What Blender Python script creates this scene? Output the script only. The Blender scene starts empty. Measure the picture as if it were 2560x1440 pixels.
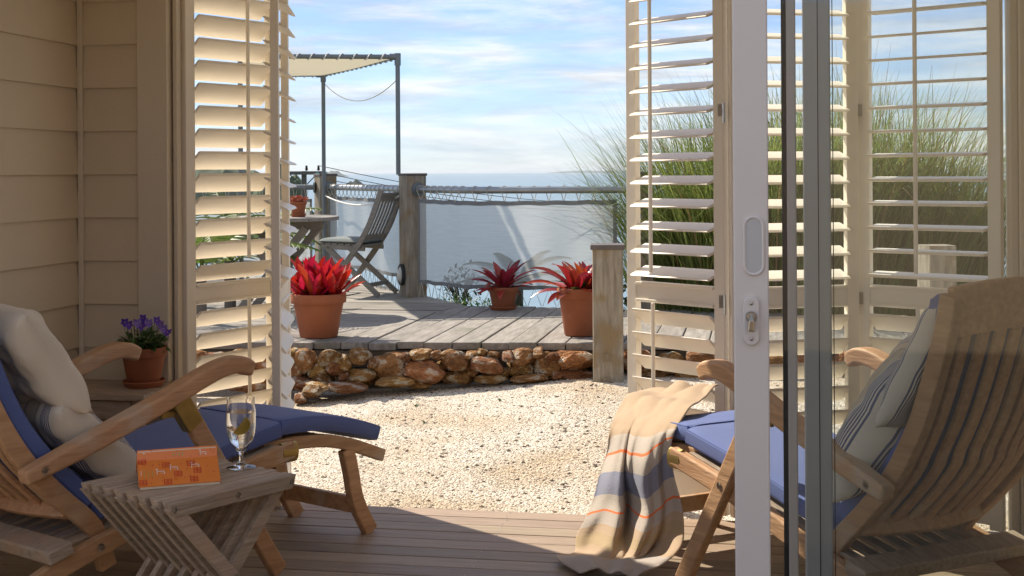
import bpy, math, random
from mathutils import Vector, Matrix, noise
R = math.radians
rnd = random.Random(7)
sc = bpy.context.scene
C = sc.collection

# ------------------------------------------------------------------ camera
CAM_H, YAW, ROLL, FPX = 1.4, R(10.4), R(0.37), 3300.0
cam_d = bpy.data.cameras.new('camera')
cam = bpy.data.objects.new('camera', cam_d); C.objects.link(cam)
cam.location = (0, 0, CAM_H)
cam.matrix_world = Matrix.Translation((0, 0, CAM_H)) @ Matrix.Rotation(YAW, 4, 'Z') @ Matrix.Rotation(R(90), 4, 'X') @ Matrix.Rotation(-ROLL, 4, 'Z')
cam_d.sensor_width = 36; cam_d.lens = 36 * FPX / 2560
cam_d.shift_y = -(720 - 429) / 2560; cam_d.clip_start = 0.05; cam_d.clip_end = 200000
sc.camera = cam

# ------------------------------------------------------------------ sky, sun, exposure
HAZE = 2.4e-5
SUN_EL = 42
SUN_DIR = Vector((-0.82, 0.572, 0)).normalized() * math.cos(R(SUN_EL)) + Vector((0, 0, math.sin(R(SUN_EL))))
w = bpy.data.worlds.new('World'); sc.world = w; w.use_nodes = True
nt = w.node_tree; nt.nodes.clear()
def N(t, ty, **kw):
    n = t.nodes.new(ty)
    for k, v in kw.items():
        if k.startswith('i_'):
            n.inputs[k[2:].replace('_', ' ')].default_value = v
        else: setattr(n, k, v)
    return n
sky = N(nt, 'ShaderNodeTexSky', sky_type='NISHITA', sun_disc=False, sun_elevation=R(SUN_EL), sun_rotation=math.atan2(SUN_DIR.x, SUN_DIR.y), altitude=40, air_density=1.0, dust_density=0.1, ozone_density=3.0)
tc = N(nt, 'ShaderNodeTexCoord')
def cloudnoise(scale, detail, mp, lo, hi, rough=.55, dist=.3, off=0):
    m = N(nt, 'ShaderNodeMapping'); m.inputs['Scale'].default_value = mp; m.inputs['Location'].default_value = (off, off*.7, off*.3)
    nt.links.new(tc.outputs['Generated'], m.inputs['Vector'])
    n = N(nt, 'ShaderNodeTexNoise'); n.inputs['Scale'].default_value = scale; n.inputs['Detail'].default_value = detail; n.inputs['Roughness'].default_value = rough; n.inputs['Distortion'].default_value = dist
    nt.links.new(m.outputs[0], n.inputs['Vector'])
    r = N(nt, 'ShaderNodeMapRange', interpolation_type='SMOOTHSTEP'); r.inputs[1].default_value = lo; r.inputs[2].default_value = hi
    nt.links.new(n.outputs['Fac'], r.inputs[0]); return r
c1 = cloudnoise(2.6, 7, (1, 1, 7), .16, .42, off=2.3)
c2 = cloudnoise(8, 8, (1, 1, 6.5), .38, .70, rough=.62, off=4.1)
c4 = cloudnoise(6, 8, (1, 1, 8), .34, .62, rough=.6, off=12.9)
c3 = cloudnoise(3.2, 6, (1, 1, 16), .46, .72, off=7.7)
mx = N(nt, 'ShaderNodeMath', operation='MULTIPLY'); nt.links.new(c1.outputs[0], mx.inputs[0])
ad = N(nt, 'ShaderNodeMath', operation='MULTIPLY_ADD'); nt.links.new(c2.outputs[0], ad.inputs[0]); ad.inputs[1].default_value = .75; ad.inputs[2].default_value = .25
nt.links.new(ad.outputs[0], mx.inputs[1])
mm = N(nt, 'ShaderNodeMath', operation='MAXIMUM'); nt.links.new(mx.outputs[0], mm.inputs[0])
m3 = N(nt, 'ShaderNodeMath', operation='MULTIPLY'); nt.links.new(c3.outputs[0], m3.inputs[0]); m3.inputs[1].default_value = .55; nt.links.new(m3.outputs[0], mm.inputs[1])
cl = N(nt, 'ShaderNodeMath', operation='MULTIPLY'); nt.links.new(mm.outputs[0], cl.inputs[0]); cl.inputs[1].default_value = .95
mix = N(nt, 'ShaderNodeMix', data_type='RGBA'); nt.links.new(cl.outputs[0], mix.inputs[0])
tint = N(nt, 'ShaderNodeMix', data_type='RGBA', blend_type='MULTIPLY'); tint.inputs[0].default_value = 1; nt.links.new(sky.outputs[0], tint.inputs[6]); tint.inputs[7].default_value = (.60, .72, 1.0, 1)
nt.links.new(tint.outputs[2], mix.inputs[6]); cm = N(nt, 'ShaderNodeMix', data_type='RGBA'); cm.inputs[6].default_value = (3.7, 4.1, 4.7, 1); cm.inputs[7].default_value = (6.8, 6.8, 6.7, 1); nt.links.new(c4.outputs[0], cm.inputs[0]); nt.links.new(cm.outputs[2], mix.inputs[7])
bg = N(nt, 'ShaderNodeBackground'); bg.inputs['Strength'].default_value = 0.062
nt.links.new(mix.outputs[2], bg.inputs['Color'])
wo = N(nt, 'ShaderNodeOutputWorld'); nt.links.new(bg.outputs[0], wo.inputs['Surface'])
sd = bpy.data.lights.new('sun', 'SUN'); sd.energy = 2.95; sd.angle = R(0.55); sd.color = (1.0, .91, .77)
so = bpy.data.objects.new('sun', sd); C.objects.link(so); so.rotation_euler = SUN_DIR.to_track_quat('Z', 'Y').to_euler(); so.location = (-8, 8, 8)
sc.view_settings.view_transform = 'Standard'; sc.view_settings.look = 'None'; sc.view_settings.gamma = 1; sc.view_settings.exposure = 1.36
sc.cycles.max_bounces = 14; sc.cycles.diffuse_bounces = 6; sc.cycles.glossy_bounces = 4; sc.cycles.transmission_bounces = 12; sc.cycles.transparent_max_bounces = 24; sc.cycles.volume_bounces = 0
sc.cycles.caustics_refractive = True; sc.cycles.caustics_reflective = False
sc.cycles.use_denoising = True; sc.cycles.sample_clamp_indirect = 6

# ------------------------------------------------------------------ measuring helpers (photo measurements -> metres)
def ray(x, y):
    u, v = x - 1280, y - 429; c, s = math.cos(ROLL), math.sin(ROLL)
    return (u*c - v*s) / FPX, (u*s + v*c) / FPX
def toW(l, d): return (l*math.cos(YAW) - d*math.sin(YAW), l*math.sin(YAW) + d*math.cos(YAW))
def G(x, y, z):
    r, v = ray(x, y); d = (CAM_H - z) / v; X, Y = toW(r*d, d); return Vector((X, Y, z))
def D(x, y, d):
    r, v = ray(x, y); X, Y = toW(r*d, d); return Vector((X, Y, CAM_H - v*d))

# ------------------------------------------------------------------ mesh helpers
class MB:
    def __init__(s): s.v, s.f, s.uv = [], [], None
    def add(s, vs, fs):
        o = len(s.v); s.v += [tuple(p) for p in vs]; s.f += [tuple(i + o for i in f) for f in fs]; return s
    def box(s, c, d, rot=None):
        hx, hy, hz = d[0]/2, d[1]/2, d[2]/2
        vs = [Vector((x, y, z)) for x in (-hx, hx) for y in (-hy, hy) for z in (-hz, hz)]
        if rot is not None: vs = [rot @ p for p in vs]
        return s.add([p + Vector(c) for p in vs], [(0, 1, 3, 2), (4, 6, 7, 5), (0, 4, 5, 1), (2, 3, 7, 6), (0, 2, 6, 4), (1, 5, 7, 3)])
    def bar(s, a, b, w, h, up=(0, 0, 1)):
        return s.sweep([a, b], [(-w/2, -h/2), (w/2, -h/2), (w/2, h/2), (-w/2, h/2)], up)
    def sweep(s, path, sec, up=(0, 0, 1), closed=False, scale=None):
        path = [Vector(p) for p in path]; n = len(path); m = len(sec); up = Vector(up); vs = []; fs = []
        for i, p in enumerate(path):
            a = path[i-1] if (i > 0 or closed) else path[i]; b = path[(i+1) % n] if (i < n-1 or closed) else path[i]
            t = (b - a).normalized(); sd_ = t.cross(up)
            if sd_.length < 1e-4: sd_ = t.cross(Vector((1, 0, 0)))
            sd_.normalize(); u2 = sd_.cross(t).normalized(); k = scale[i] if scale else 1
            vs += [p + sd_*x*k + u2*y*k for x, y in sec]
        for i in range(n if closed else n-1):
            for j in range(m):
                a, b = i*m + j, i*m + (j+1) % m; c, d = ((i+1) % n)*m + (j+1) % m, ((i+1) % n)*m + j
                fs.append((a, b, c, d))
        if not closed: fs += [tuple(range(m))[::-1], tuple((n-1)*m + j for j in range(m))]
        return s.add(vs, fs)
    def tube(s, path, r, n=8, closed=False, scale=None, up=(0, 0.001, 1)):
        return s.sweep(path, [(r*math.cos(2*math.pi*k/n), r*math.sin(2*math.pi*k/n)) for k in range(n)], up, closed, scale)
    def lathe(s, prof, n=32, c=(0, 0, 0), cap=True):
        vs, fs, m = [], [], len(prof)
        for k in range(n):
            a = 2*math.pi*k/n; vs += [(c[0] + r*math.cos(a), c[1] + r*math.sin(a), c[2] + z) for r, z in prof]
        for k in range(n):
            q = (k+1) % n
            for j in range(m-1): fs.append((k*m+j, q*m+j, q*m+j+1, k*m+j+1))
        return s.add(vs, fs)
    def prism(s, pts, a, b):           # pts 2-D outline -> prism between functions a(x,y), b(x,y)
        n = len(pts); vs = [a(*p) for p in pts] + [b(*p) for p in pts]
        return s.add(vs, [tuple(range(n))[::-1], tuple(range(n, 2*n))] + [(i, (i+1) % n, n + (i+1) % n, n + i) for i in range(n)])
    def grid(s, fn, nu, nv, close_u=False):
        vs = [fn(i/(nu if close_u else nu-1), j/(nv-1)) for j in range(nv) for i in range(nu)]
        fs = []
        for j in range(nv-1):
            for i in range(nu if close_u else nu-1):
                q = (i+1) % nu; fs.append((j*nu+i, j*nu+q, (j+1)*nu+q, (j+1)*nu+i))
        return s.add(vs, fs)
    def mesh(s, name, mat, smooth=False):
        me = bpy.data.meshes.new(name); me.from_pydata(s.v, [], s.f); me.update()
        if mat: me.materials.append(mat)
        if smooth: me.polygons.foreach_set('use_smooth', [True]*len(me.polygons))
        return me
    def build(s, name, mat, parent=None, smooth=False, bevel=0, seg=2):
        return link(name, s.mesh(name, mat, smooth), parent, bevel, seg, smooth)
def link(name, me, parent=None, bevel=0, seg=2, smooth=False):
    o = bpy.data.objects.new(name, me); C.objects.link(o)
    if parent: o.parent = parent
    if bevel:
        b = o.modifiers.new('bevel', 'BEVEL'); b.width = bevel; b.segments = seg; b.limit_method = 'ANGLE'; b.angle_limit = R(40)
    if smooth: autosmooth(o.data)
    return o
def autosmooth(me, ang=35):
    try: me.set_sharp_from_angle(angle=R(ang))
    except Exception: pass
def tag(o, label=None, cat=None, group=None, kind=None):
    if label: o['label'] = label
    if cat: o['category'] = cat
    if group: o['group'] = group
    if kind: o['kind'] = kind
    return o
def thing(name, label, cat, loc=(0, 0, 0), rotz=0, group=None):
    o = bpy.data.objects.new(name, None); C.objects.link(o); o.empty_display_size = .1
    o.location = loc; o.rotation_euler = (0, 0, rotz); return tag(o, label, cat, group)
def put(name, me, parent, loc=(0, 0, 0), rot=(0, 0, 0), scl=(1, 1, 1), bevel=0):
    o = link(name, me, parent, bevel); o.location = loc; o.rotation_euler = rot; o.scale = scl; return o
def crom(pts, n):
    pts = [Vector(p) for p in pts]; P = [2*pts[0]-pts[1]] + pts + [2*pts[-1]-pts[-2]]; out = []
    for i in range(1, len(P)-2):
        for k in range(n):
            t = k/n; a, b, c, d = P[i-1], P[i], P[i+1], P[i+2]
            out.append(.5*((2*b) + (c-a)*t + (2*a-5*b+4*c-d)*t*t + (3*b-a-3*c+d)*t**3))
    return out + [pts[-1]]
def clip_poly(sub, poly):                # convex clip, both CCW lists of (x,y)
    out = sub
    for i in range(len(poly)):
        a, b = poly[i], poly[(i+1) % len(poly)]; inp, out = out, []
        def side(p): return (b[0]-a[0])*(p[1]-a[1]) - (b[1]-a[1])*(p[0]-a[0])
        for j in range(len(inp)):
            p, q = inp[j-1], inp[j]; sp, sq = side(p), side(q)
            if (sp >= 0) != (sq >= 0):
                t = sp/(sp-sq); out.append((p[0]+(q[0]-p[0])*t, p[1]+(q[1]-p[1])*t))
            if sq >= 0: out.append(q)
        if not out: return []
    return out

# ------------------------------------------------------------------ materials
MATS = {}
def mat(name, col=(.5, .5, .5), rough=.6, var=0.0, vscale=4, stretch=(1, 1, 1), col2=None, bump=0, bscale=40, metal=0, spec=.5, isl=0, obj=.0, trans=0, coat=0, mid=.5, contrast=.25, sheen=0, bstretch=None, third=None, bdist=.01):
    """procedural principled material: two-colour noise in object space, per-object / per-island variation, bump"""
    m = bpy.data.materials.new(name); m.use_nodes = True; t = m.node_tree; t.nodes.clear()
    L = t.links.new
    out = N(t, 'ShaderNodeOutputMaterial'); b = N(t, 'ShaderNodeBsdfPrincipled')
    b.inputs['Roughness'].default_value = rough; b.inputs['Metallic'].default_value = metal; b.inputs['Specular IOR Level'].default_value = spec
    if coat: b.inputs['Coat Weight'].default_value = coat; b.inputs['Coat Roughness'].default_value = .15
    if sheen: b.inputs['Sheen Weight'].default_value = sheen
    tcd = N(t, 'ShaderNodeTexCoord'); info = N(t, 'ShaderNodeObjectInfo')
    addv = N(t, 'ShaderNodeVectorMath', operation='MULTIPLY_ADD'); L(tcd.outputs['Object'], addv.inputs[0]); addv.inputs[1].default_value = (1, 1, 1)
    rv = N(t, 'ShaderNodeVectorMath', operation='SCALE'); rv.inputs[0].default_value = (37, 19, 53); L(info.outputs['Random'], rv.inputs['Scale']); L(rv.outputs[0], addv.inputs[2])
    mp = N(t, 'ShaderNodeMapping'); mp.inputs['Scale'].default_value = stretch; L(addv.outputs[0], mp.inputs[0])
    c2 = col2 or tuple(c*(1-var) for c in col)
    no = N(t, 'ShaderNodeTexNoise'); no.inputs['Scale'].default_value = vscale; no.inputs['Detail'].default_value = 7; no.inputs['Roughness'].default_value = .62; L(mp.outputs[0], no.inputs['Vector'])
    mr = N(t, 'ShaderNodeMapRange'); mr.inputs[1].default_value = mid-contrast; mr.inputs[2].default_value = mid+contrast; L(no.outputs['Fac'], mr.inputs[0])
    mxx = N(t, 'ShaderNodeMix', data_type='RGBA'); L(mr.outputs[0], mxx.inputs[0]); mxx.inputs[6].default_value = (*c2, 1); mxx.inputs[7].default_value = (*col, 1)
    last = mxx.outputs[2]
    if third:                          # (colour, scale, lo, hi): patches of a third colour, stains and wear
        n3 = N(t, 'ShaderNodeTexNoise'); n3.inputs['Scale'].default_value = third[1]; n3.inputs['Detail'].default_value = 5; L(addv.outputs[0], n3.inputs['Vector'])
        r3 = N(t, 'ShaderNodeMapRange', interpolation_type='SMOOTHSTEP'); r3.inputs[1].default_value = third[2]; r3.inputs[2].default_value = third[3]; L(n3.outputs['Fac'], r3.inputs[0])
        x3 = N(t, 'ShaderNodeMix', data_type='RGBA'); L(r3.outputs[0], x3.inputs[0]); L(last, x3.inputs[6]); x3.inputs[7].default_value = (*third[0], 1); last = x3.outputs[2]
    if isl or obj:
        hv = N(t, 'ShaderNodeHueSaturation'); src = info.outputs['Random']
        if isl: src = N(t, 'ShaderNodeNewGeometry').outputs['Random Per Island']
        a = isl or obj
        r1 = N(t, 'ShaderNodeMapRange'); r1.inputs[3].default_value = 1-a; r1.inputs[4].default_value = 1+a; L(src, r1.inputs[0]); L(r1.outputs[0], hv.inputs['Value'])
        wn = N(t, 'ShaderNodeTexWhiteNoise', noise_dimensions='1D'); L(src, wn.inputs['W'])
        r2 = N(t, 'ShaderNodeMapRange'); r2.inputs[3].default_value = .5-a*.05; r2.inputs[4].default_value = .5+a*.05; L(wn.outputs['Value'], r2.inputs[0]); L(r2.outputs[0], hv.inputs['Hue'])
        L(last, hv.inputs['Color']); last = hv.outputs[0]
    L(last, b.inputs['Base Color'])
    if bump:
        bp = N(t, 'ShaderNodeBump'); bp.inputs['Strength'].default_value = bump; bp.inputs['Distance'].default_value = bdist
        n2 = N(t, 'ShaderNodeTexNoise'); n2.inputs['Scale'].default_value = bscale; n2.inputs['Detail'].default_value = 5
        if bstretch is not None or stretch != (1, 1, 1):
            mb = N(t, 'ShaderNodeMapping'); mb.inputs['Scale'].default_value = bstretch or stretch; L(addv.outputs[0], mb.inputs[0]); L(mb.outputs[0], n2.inputs['Vector'])
        else: L(addv.outputs[0], n2.inputs['Vector'])
        L(n2.outputs['Fac'], bp.inputs['Height']); L(bp.outputs[0], b.inputs['Normal'])
    sh = b.outputs[0]
    if trans:
        tr = N(t, 'ShaderNodeBsdfTranslucent'); L(last, tr.inputs['Color']); ms = N(t, 'ShaderNodeMixShader'); ms.inputs[0].default_value = trans
        L(sh, ms.inputs[1]); L(tr.outputs[0], ms.inputs[2]); sh = ms.outputs[0]
    L(sh, out.inputs['Surface']); MATS[name] = m; m['bsdf'] = b.name; return m

M_wall = mat('cream_weatherboard_paint', (.62, .52, .375), .55, .08, 1.5, bump=.12, bscale=60)
M_trim = mat('cream_trim_paint', (.63, .545, .42), .5, .07, 2, bump=.08, bscale=50)
M_room = mat('room_paint', (.40, .315, .225), .8, .05, 1)
M_lowglare = mat('low_glare_floor', (.055, .048, .042), .8, .3, 3)  # dark so the unseen floor adds little veil to the door glass
M_bounce = mat('pale_bounce_paving', (.74, .62, .46), .85, .15, 2, bump=.2, bscale=30)
M_ceil = mat('ceiling_paint', (.88, .85, .78), .7, .04, 1)
M_shut = mat('shutter_enamel', (.86, .79, .67), .38, .05, 3, bump=.05, bscale=30)
M_stileD = mat('powder_coated_aluminium', (.74, .705, .68), .42, .05, 5, bump=.04, bscale=200)
M_alu = mat('grey_aluminium', (.56, .58, .60), .4, .08, 6, metal=.1)
M_gasket = mat('black_gasket', (.02, .022, .025), .6, .3, 9)
M_steel = mat('steel', (.55, .53, .50), .32, .2, 20, metal=1)
M_nickel = mat('worn_nickel', (.50, .46, .40), .3, .3, 25, metal=1)
M_brass = mat('aged_brass', (.42, .30, .10), .42, .35, 18, metal=.85)
M_teak = mat('teak', (.60, .355, .185), .58, .0, 5, (1, 9, 9), col2=(.40, .215, .105), bump=.25, bscale=12, contrast=.2, obj=.10, third=((.52, .40, .285), 3.5, .54, .72))
M_teak_g = mat('greyed_teak', (.50, .395, .295), .72, .0, 6, (1, 11, 11), col2=(.30, .22, .155), bump=.4, bscale=14, contrast=.2, obj=.12, third=((.46, .31, .20), 3, .56, .70))
M_porch = mat('porch_hardwood', (.40, .305, .215), .55, .0, 4, (1, 10, 10), col2=(.27, .20, .135), bump=.22, bscale=10, contrast=.25, obj=.17, third=((.22, .17, .12), 2.2, .58, .75))
M_deck = mat('weathered_deck', (.365, .33, .285), .82, .0, 3.2, (9, 1.2, 9), col2=(.19, .167, .14), bump=.5, bscale=9, contrast=.2, obj=.14, third=((.165, .16, .115), 1.7, .56, .76))
M_deckX = mat('weathered_deck_cross', (.365, .33, .285), .82, .0, 3.2, (1.2, 9, 9), col2=(.19, .167, .14), bump=.5, bscale=9, contrast=.2, obj=.14, third=((.165, .16, .115), 1.7, .56, .76))
M_post = mat('weathered_post', (.40, .35, .275), .85, .0, 3.5, (8, 8, 1), col2=(.17, .14, .105), bump=.7, bscale=9, contrast=.2, obj=.06, third=((.25, .18, .10), 6, .50, .68))
M_cap = mat('dark_post_cap', (.15, .125, .115), .6, .4, 6)
M_greywood = mat('grey_furniture_wood', (.30, .275, .24), .8, .35, 5, (2, 8, 8), bump=.3, bscale=10)
M_pipe = mat('galvanised_pipe', (.40, .42, .43), .36, .3, 9, metal=.75, bump=.05, bscale=30)
M_pipeD = mat('galvanised_pipe_dull', (.20, .225, .24), .5, .25, 9, metal=.5, bump=.05, bscale=30)
M_rope = mat('rope', (.56, .52, .44), .85, .2, 60)
M_ropeW = mat('white_rope', (.80, .78, .74), .8, .1, 60)
M_terra = mat('terracotta', (.35, .11, .042), .75, .0, 4, col2=(.24, .07, .026), bump=.15, bscale=25, third=((.50, .30, .22), 5, .60, .80))
M_soil = mat('potting_soil', (.06, .04, .025), .95, .5, 30, bump=.8, bscale=60)
M_red = mat('bromeliad_red', (.55, .018, .022), .28, .0, 5, col2=(.30, .008, .014), trans=.35, isl=.3, coat=.2)
M_red2 = mat('bromeliad_crimson', (.46, .04, .035), .28, .0, 6, col2=(.22, .022, .028), trans=.28, isl=.35, coat=.2)
M_red3 = mat('bromeliad_scarlet', (.48, .055, .02), .28, .0, 6, col2=(.20, .03, .028), trans=.3, isl=.4, coat=.2)
M_green = mat('leaf_green', (.075, .155, .035), .5, .0, 8, col2=(.03, .085, .02), trans=.3, isl=.35)
M_palm = mat('palm_green', (.20, .26, .05), .5, .0, 6, col2=(.08, .14, .025), trans=.35, isl=.3)
M_grass = mat('grass_blade', (.29, .33, .095), .5, .0, 3, col2=(.11, .16, .035), trans=.45, isl=.45)
M_grassD = mat('dry_blade', (.38, .28, .13), .7, .0, 3, col2=(.20, .13, .06), trans=.3, isl=.3)
M_fern = mat('fern_green', (.045, .07, .028), .95, .0, 5, col2=(.025, .045, .016), trans=.05, spec=.05, isl=.3)
M_purple = mat('viola_purple', (.13, .045, .42), .5, .3, 20, trans=.25, isl=.25)
M_violet = mat('viola_lilac', (.26, .15, .55), .5, .3, 20, trans=.25, isl=.25)
M_yellow = mat('viola_eye', (.75, .5, .05), .6)
M_salmon = mat('succulent_salmon', (.55, .18, .11), .5, .0, 8, col2=(.42, .13, .07), isl=.3)
M_blue = mat('blue_canvas', (.105, .155, .39), .85, .12, 3, bump=.25, bscale=220, sheen=.15)
M_linen = mat('linen', (.70, .62, .50), .9, .10, 2, bump=.2, bscale=160, sheen=.1)
M_greyc = mat('grey_canvas', (.20, .225, .22), .9, .2, 4, bump=.2, bscale=120)
M_canopy = mat('canopy_cloth', (.62, .56, .42), .9, .06, 2, trans=.45)
M_stone = mat('ironstone', (.52, .26, .095), .85, .0, 1.5, col2=(.22, .105, .042), bump=1, bscale=6, bdist=.05, spec=.15, obj=.30, contrast=.13, third=((.56, .46, .34), 1.5, .52, .62))
M_hill = mat('hill_scrub', (.07, .10, .04), .95, .5, .02, bump=.5, bscale=.05)
M_islet = mat('islet_scrub', (.02, .03, .016), .95, .4, .05)
M_farhill = mat('far_hill_scrub', (.06, .085, .06), .95, .3, .002)
M_polewood = mat('pole_wood', (.17, .15, .13), .85, .3, 3, (6, 6, 1))
M_insul = mat('brown_porcelain', (.045, .03, .028), .25, .2, 9)
M_teal = mat('teal_glass_insulator', (.10, .42, .38), .15, .3, 9, trans=.3)
M_orange = mat('book_cover', (.85, .235, .035), .35, .05, 6, coat=.3)
M_prr = mat('cover_print_red', (.62, .06, .035), .4)
M_prw = mat('cover_print_white', (.85, .80, .72), .4)
M_prg = mat('cover_print_tan', (.55, .36, .10), .4)
M_paper = mat('book_pages', (.80, .70, .52), .9, .15, 3, (1, 60, 60))
M_lemonp = mat('lemon_flesh', (.95, .72, .10), .4, .1, 30, trans=.5)
M_lemonr = mat('lemon_rind', (.85, .62, .06), .5)
M_lampglass = mat('lamp_glass', (.62, .62, .58), .25, .1, 9)
M_dark = mat('dark_iron', (.04, .045, .05), .5, .2, 9, metal=.3)
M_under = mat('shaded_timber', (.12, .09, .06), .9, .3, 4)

def glass_thin(name, tint=(.975, .985, .98), ior=1.45):
    m = bpy.data.materials.new(name); m.use_nodes = True; t = m.node_tree; t.nodes.clear(); L = t.links.new
    out = N(t, 'ShaderNodeOutputMaterial'); tr = N(t, 'ShaderNodeBsdfTransparent'); tr.inputs[0].default_value = (*tint, 1)
    gl = N(t, 'ShaderNodeBsdfGlossy'); gl.inputs['Roughness'].default_value = .02; fr = N(t, 'ShaderNodeFresnel'); fr.inputs['IOR'].default_value = ior
    ms = N(t, 'ShaderNodeMixShader'); L(fr.outputs[0], ms.inputs[0]); L(tr.outputs[0], ms.inputs[1]); L(gl.outputs[0], ms.inputs[2]); L(ms.outputs[0], out.inputs['Surface']); return m
M_pane = glass_thin('door_glass')
def glass_solid(name, ior, col=(1, 1, 1)):
    m = bpy.data.materials.new(name); m.use_nodes = True; b = m.node_tree.nodes['Principled BSDF']
    b.inputs['Base Color'].default_value = (*col, 1); b.inputs['Transmission Weight'].default_value = 1; b.inputs['IOR'].default_value = ior; b.inputs['Roughness'].default_value = 0.0; return m
M_gob = glass_solid('goblet_glass', 1.47); M_water = glass_solid('water', 1.33); M_bub = glass_thin('bubble', (.9, .9, .9), 1.3)

def stripes(name, axis, bands, base, rough=.9, attr=None, noise_amt=.0):
    """woven stripes at fixed positions (0..1) along one axis of the generated coordinates, or a stored attribute"""
    m = mat(name, base, rough, .08, 3, bump=.2, bscale=150, sheen=.15); t = m.node_tree; L = t.links.new
    b = t.nodes[m['bsdf']]; src = b.inputs['Base Color'].links[0].from_socket
    if attr:
        a = N(t, 'ShaderNodeAttribute', attribute_name=attr); val = a.outputs['Fac']
    else:
        tcn = N(t, 'ShaderNodeTexCoord'); sp = N(t, 'ShaderNodeSeparateXYZ'); L(tcn.outputs['Generated'], sp.inputs[0]); val = sp.outputs[axis]
    for lo, hi, col in bands:
        g = N(t, 'ShaderNodeMath', operation='GREATER_THAN'); L(val, g.inputs[0]); g.inputs[1].default_value = lo
        l = N(t, 'ShaderNodeMath', operation='LESS_THAN'); L(val, l.inputs[0]); l.inputs[1].default_value = hi
        p = N(t, 'ShaderNodeMath', operation='MULTIPLY'); L(g.outputs[0], p.inputs[0]); L(l.outputs[0], p.inputs[1])
        x = N(t, 'ShaderNodeMix', data_type='RGBA'); L(p.outputs[0], x.inputs[0]); L(src, x.inputs[6]); x.inputs[7].default_value = (*col, 1); src = x.outputs[2]
    L(src, b.inputs['Base Color']); return m
NAVY = (.10, .12, .22)
def fine(lo, n, wd, gap, col=NAVY): return [(lo + k*(wd+gap), lo + k*(wd+gap) + wd, col) for k in range(n)]
PALE = (.56, .46, .33)
M_tick = stripes('ticking_linen', 0, [(.28, .62, PALE)] + fine(.13, 6, .009, .009) + fine(.30, 1, .005, .006) + fine(.44, 2, .006, .012) + fine(.66, 8, .010, .009) + fine(.90, 1, .006, .01), (.70, .63, .52))
M_tick2 = stripes('ticking_linen_bold', 0, [(.45, .78, PALE)] + fine(.10, 6, .009, .009) + fine(.36, 8, .0095, .0085) + fine(.60, 2, .006, .010) + fine(.80, 8, .0105, .0085), (.72, .66, .56))
M_blanket = stripes('wool_blanket', 0, [(.30, .352, (.50, .43, .355)), (.352, .362, (.80, .17, .03)), (.362, .43, (.52, .45, .37)), (.43, .52, (.25, .26, .34)), (.52, .59, (.52, .45, .37)), (.59, .60, (.80, .17, .03)), (.60, .66, (.47, .40, .335)), (.70, .76, (.43, .31, .17)), (.88, 1.01, (.42, .36, .31))], (.48, .34, .215), attr='band')

def screen_mat():
    m = bpy.data.materials.new('shade_mesh'); m.use_nodes = True; t = m.node_tree; t.nodes.clear(); L = t.links.new
    out = N(t, 'ShaderNodeOutputMaterial'); df = N(t, 'ShaderNodeBsdfDiffuse'); tl = N(t, 'ShaderNodeBsdfTranslucent'); tp = N(t, 'ShaderNodeBsdfTransparent')
    tcn = N(t, 'ShaderNodeTexCoord'); no = N(t, 'ShaderNodeTexNoise'); mp = N(t, 'ShaderNodeMapping'); mp.inputs['Scale'].default_value = (3, 3, 60); L(tcn.outputs['Object'], mp.inputs[0]); L(mp.outputs[0], no.inputs['Vector']); no.inputs['Scale'].default_value = 2
    cr = N(t, 'ShaderNodeMix', data_type='RGBA'); L(no.outputs['Fac'], cr.inputs[0]); cr.inputs[6].default_value = (.50, .51, .51, 1); cr.inputs[7].default_value = (.68, .68, .67, 1)
    L(cr.outputs[2], df.inputs[0]); L(cr.outputs[2], tl.inputs[0])
    a = N(t, 'ShaderNodeMixShader'); a.inputs[0].default_value = .5; L(df.outputs[0], a.inputs[1]); L(tl.outputs[0], a.inputs[2])
    b = N(t, 'ShaderNodeMixShader'); b.inputs[0].default_value = .28; L(a.outputs[0], b.inputs[1]); L(tp.outputs[0], b.inputs[2]); L(b.outputs[0], out.inputs[0]); return m
M_screen = screen_mat()
M_hem = mat('screen_hem', (.24, .25, .255), .9, .15, 8, trans=.2)

def gravel_mat():
    m = bpy.data.materials.new('shell_gravel'); m.use_nodes = True; t = m.node_tree; L = t.links.new; b = t.nodes['Principled BSDF']; b.inputs['Roughness'].default_value = .9
    tcn = N(t, 'ShaderNodeTexCoord'); vo = N(t, 'ShaderNodeTexVoronoi'); vo.inputs['Scale'].default_value = 95; L(tcn.outputs['Object'], vo.inputs['Vector'])
    sp = N(t, 'ShaderNodeSeparateColor'); L(vo.outputs['Color'], sp.inputs[0])
    cr = N(t, 'ShaderNodeValToRGB'); e = cr.color_ramp.elements; e[0].position = 0; e[0].color = (.10, .075, .05, 1); e[1].position = 1; e[1].color = (.80, .73, .63, 1)
    for p, c in ((.035, (.20, .14, .085)), (.10, (.52, .44, .34)), (.5, (.66, .585, .475))): q = e.new(p); q.color = (*c, 1)
    L(sp.outputs[0], cr.inputs[0])
    n = N(t, 'ShaderNodeTexNoise'); n.inputs['Scale'].default_value = 1.6; n.inputs['Detail'].default_value = 5; L(tcn.outputs['Object'], n.inputs['Vector'])
    mr = N(t, 'ShaderNodeMapRange'); mr.inputs[1].default_value = .45; mr.inputs[2].default_value = .72; L(n.outputs['Fac'], mr.inputs[0])
    x = N(t, 'ShaderNodeMix', data_type='RGBA', blend_type='MULTIPLY'); L(mr.outputs[0], x.inputs[0]); L(cr.outputs[0], x.inputs[6]); x.inputs[7].default_value = (.78, .64, .46, 1)
    L(x.outputs[2], b.inputs['Base Color'])
    bp = N(t, 'ShaderNodeBump'); bp.inputs['Strength'].default_value = .9; bp.inputs['Distance'].default_value = .012; L(vo.outputs['Distance'], bp.inputs['Height']); bp.invert = True; L(bp.outputs[0], b.inputs['Normal']); return m
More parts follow.
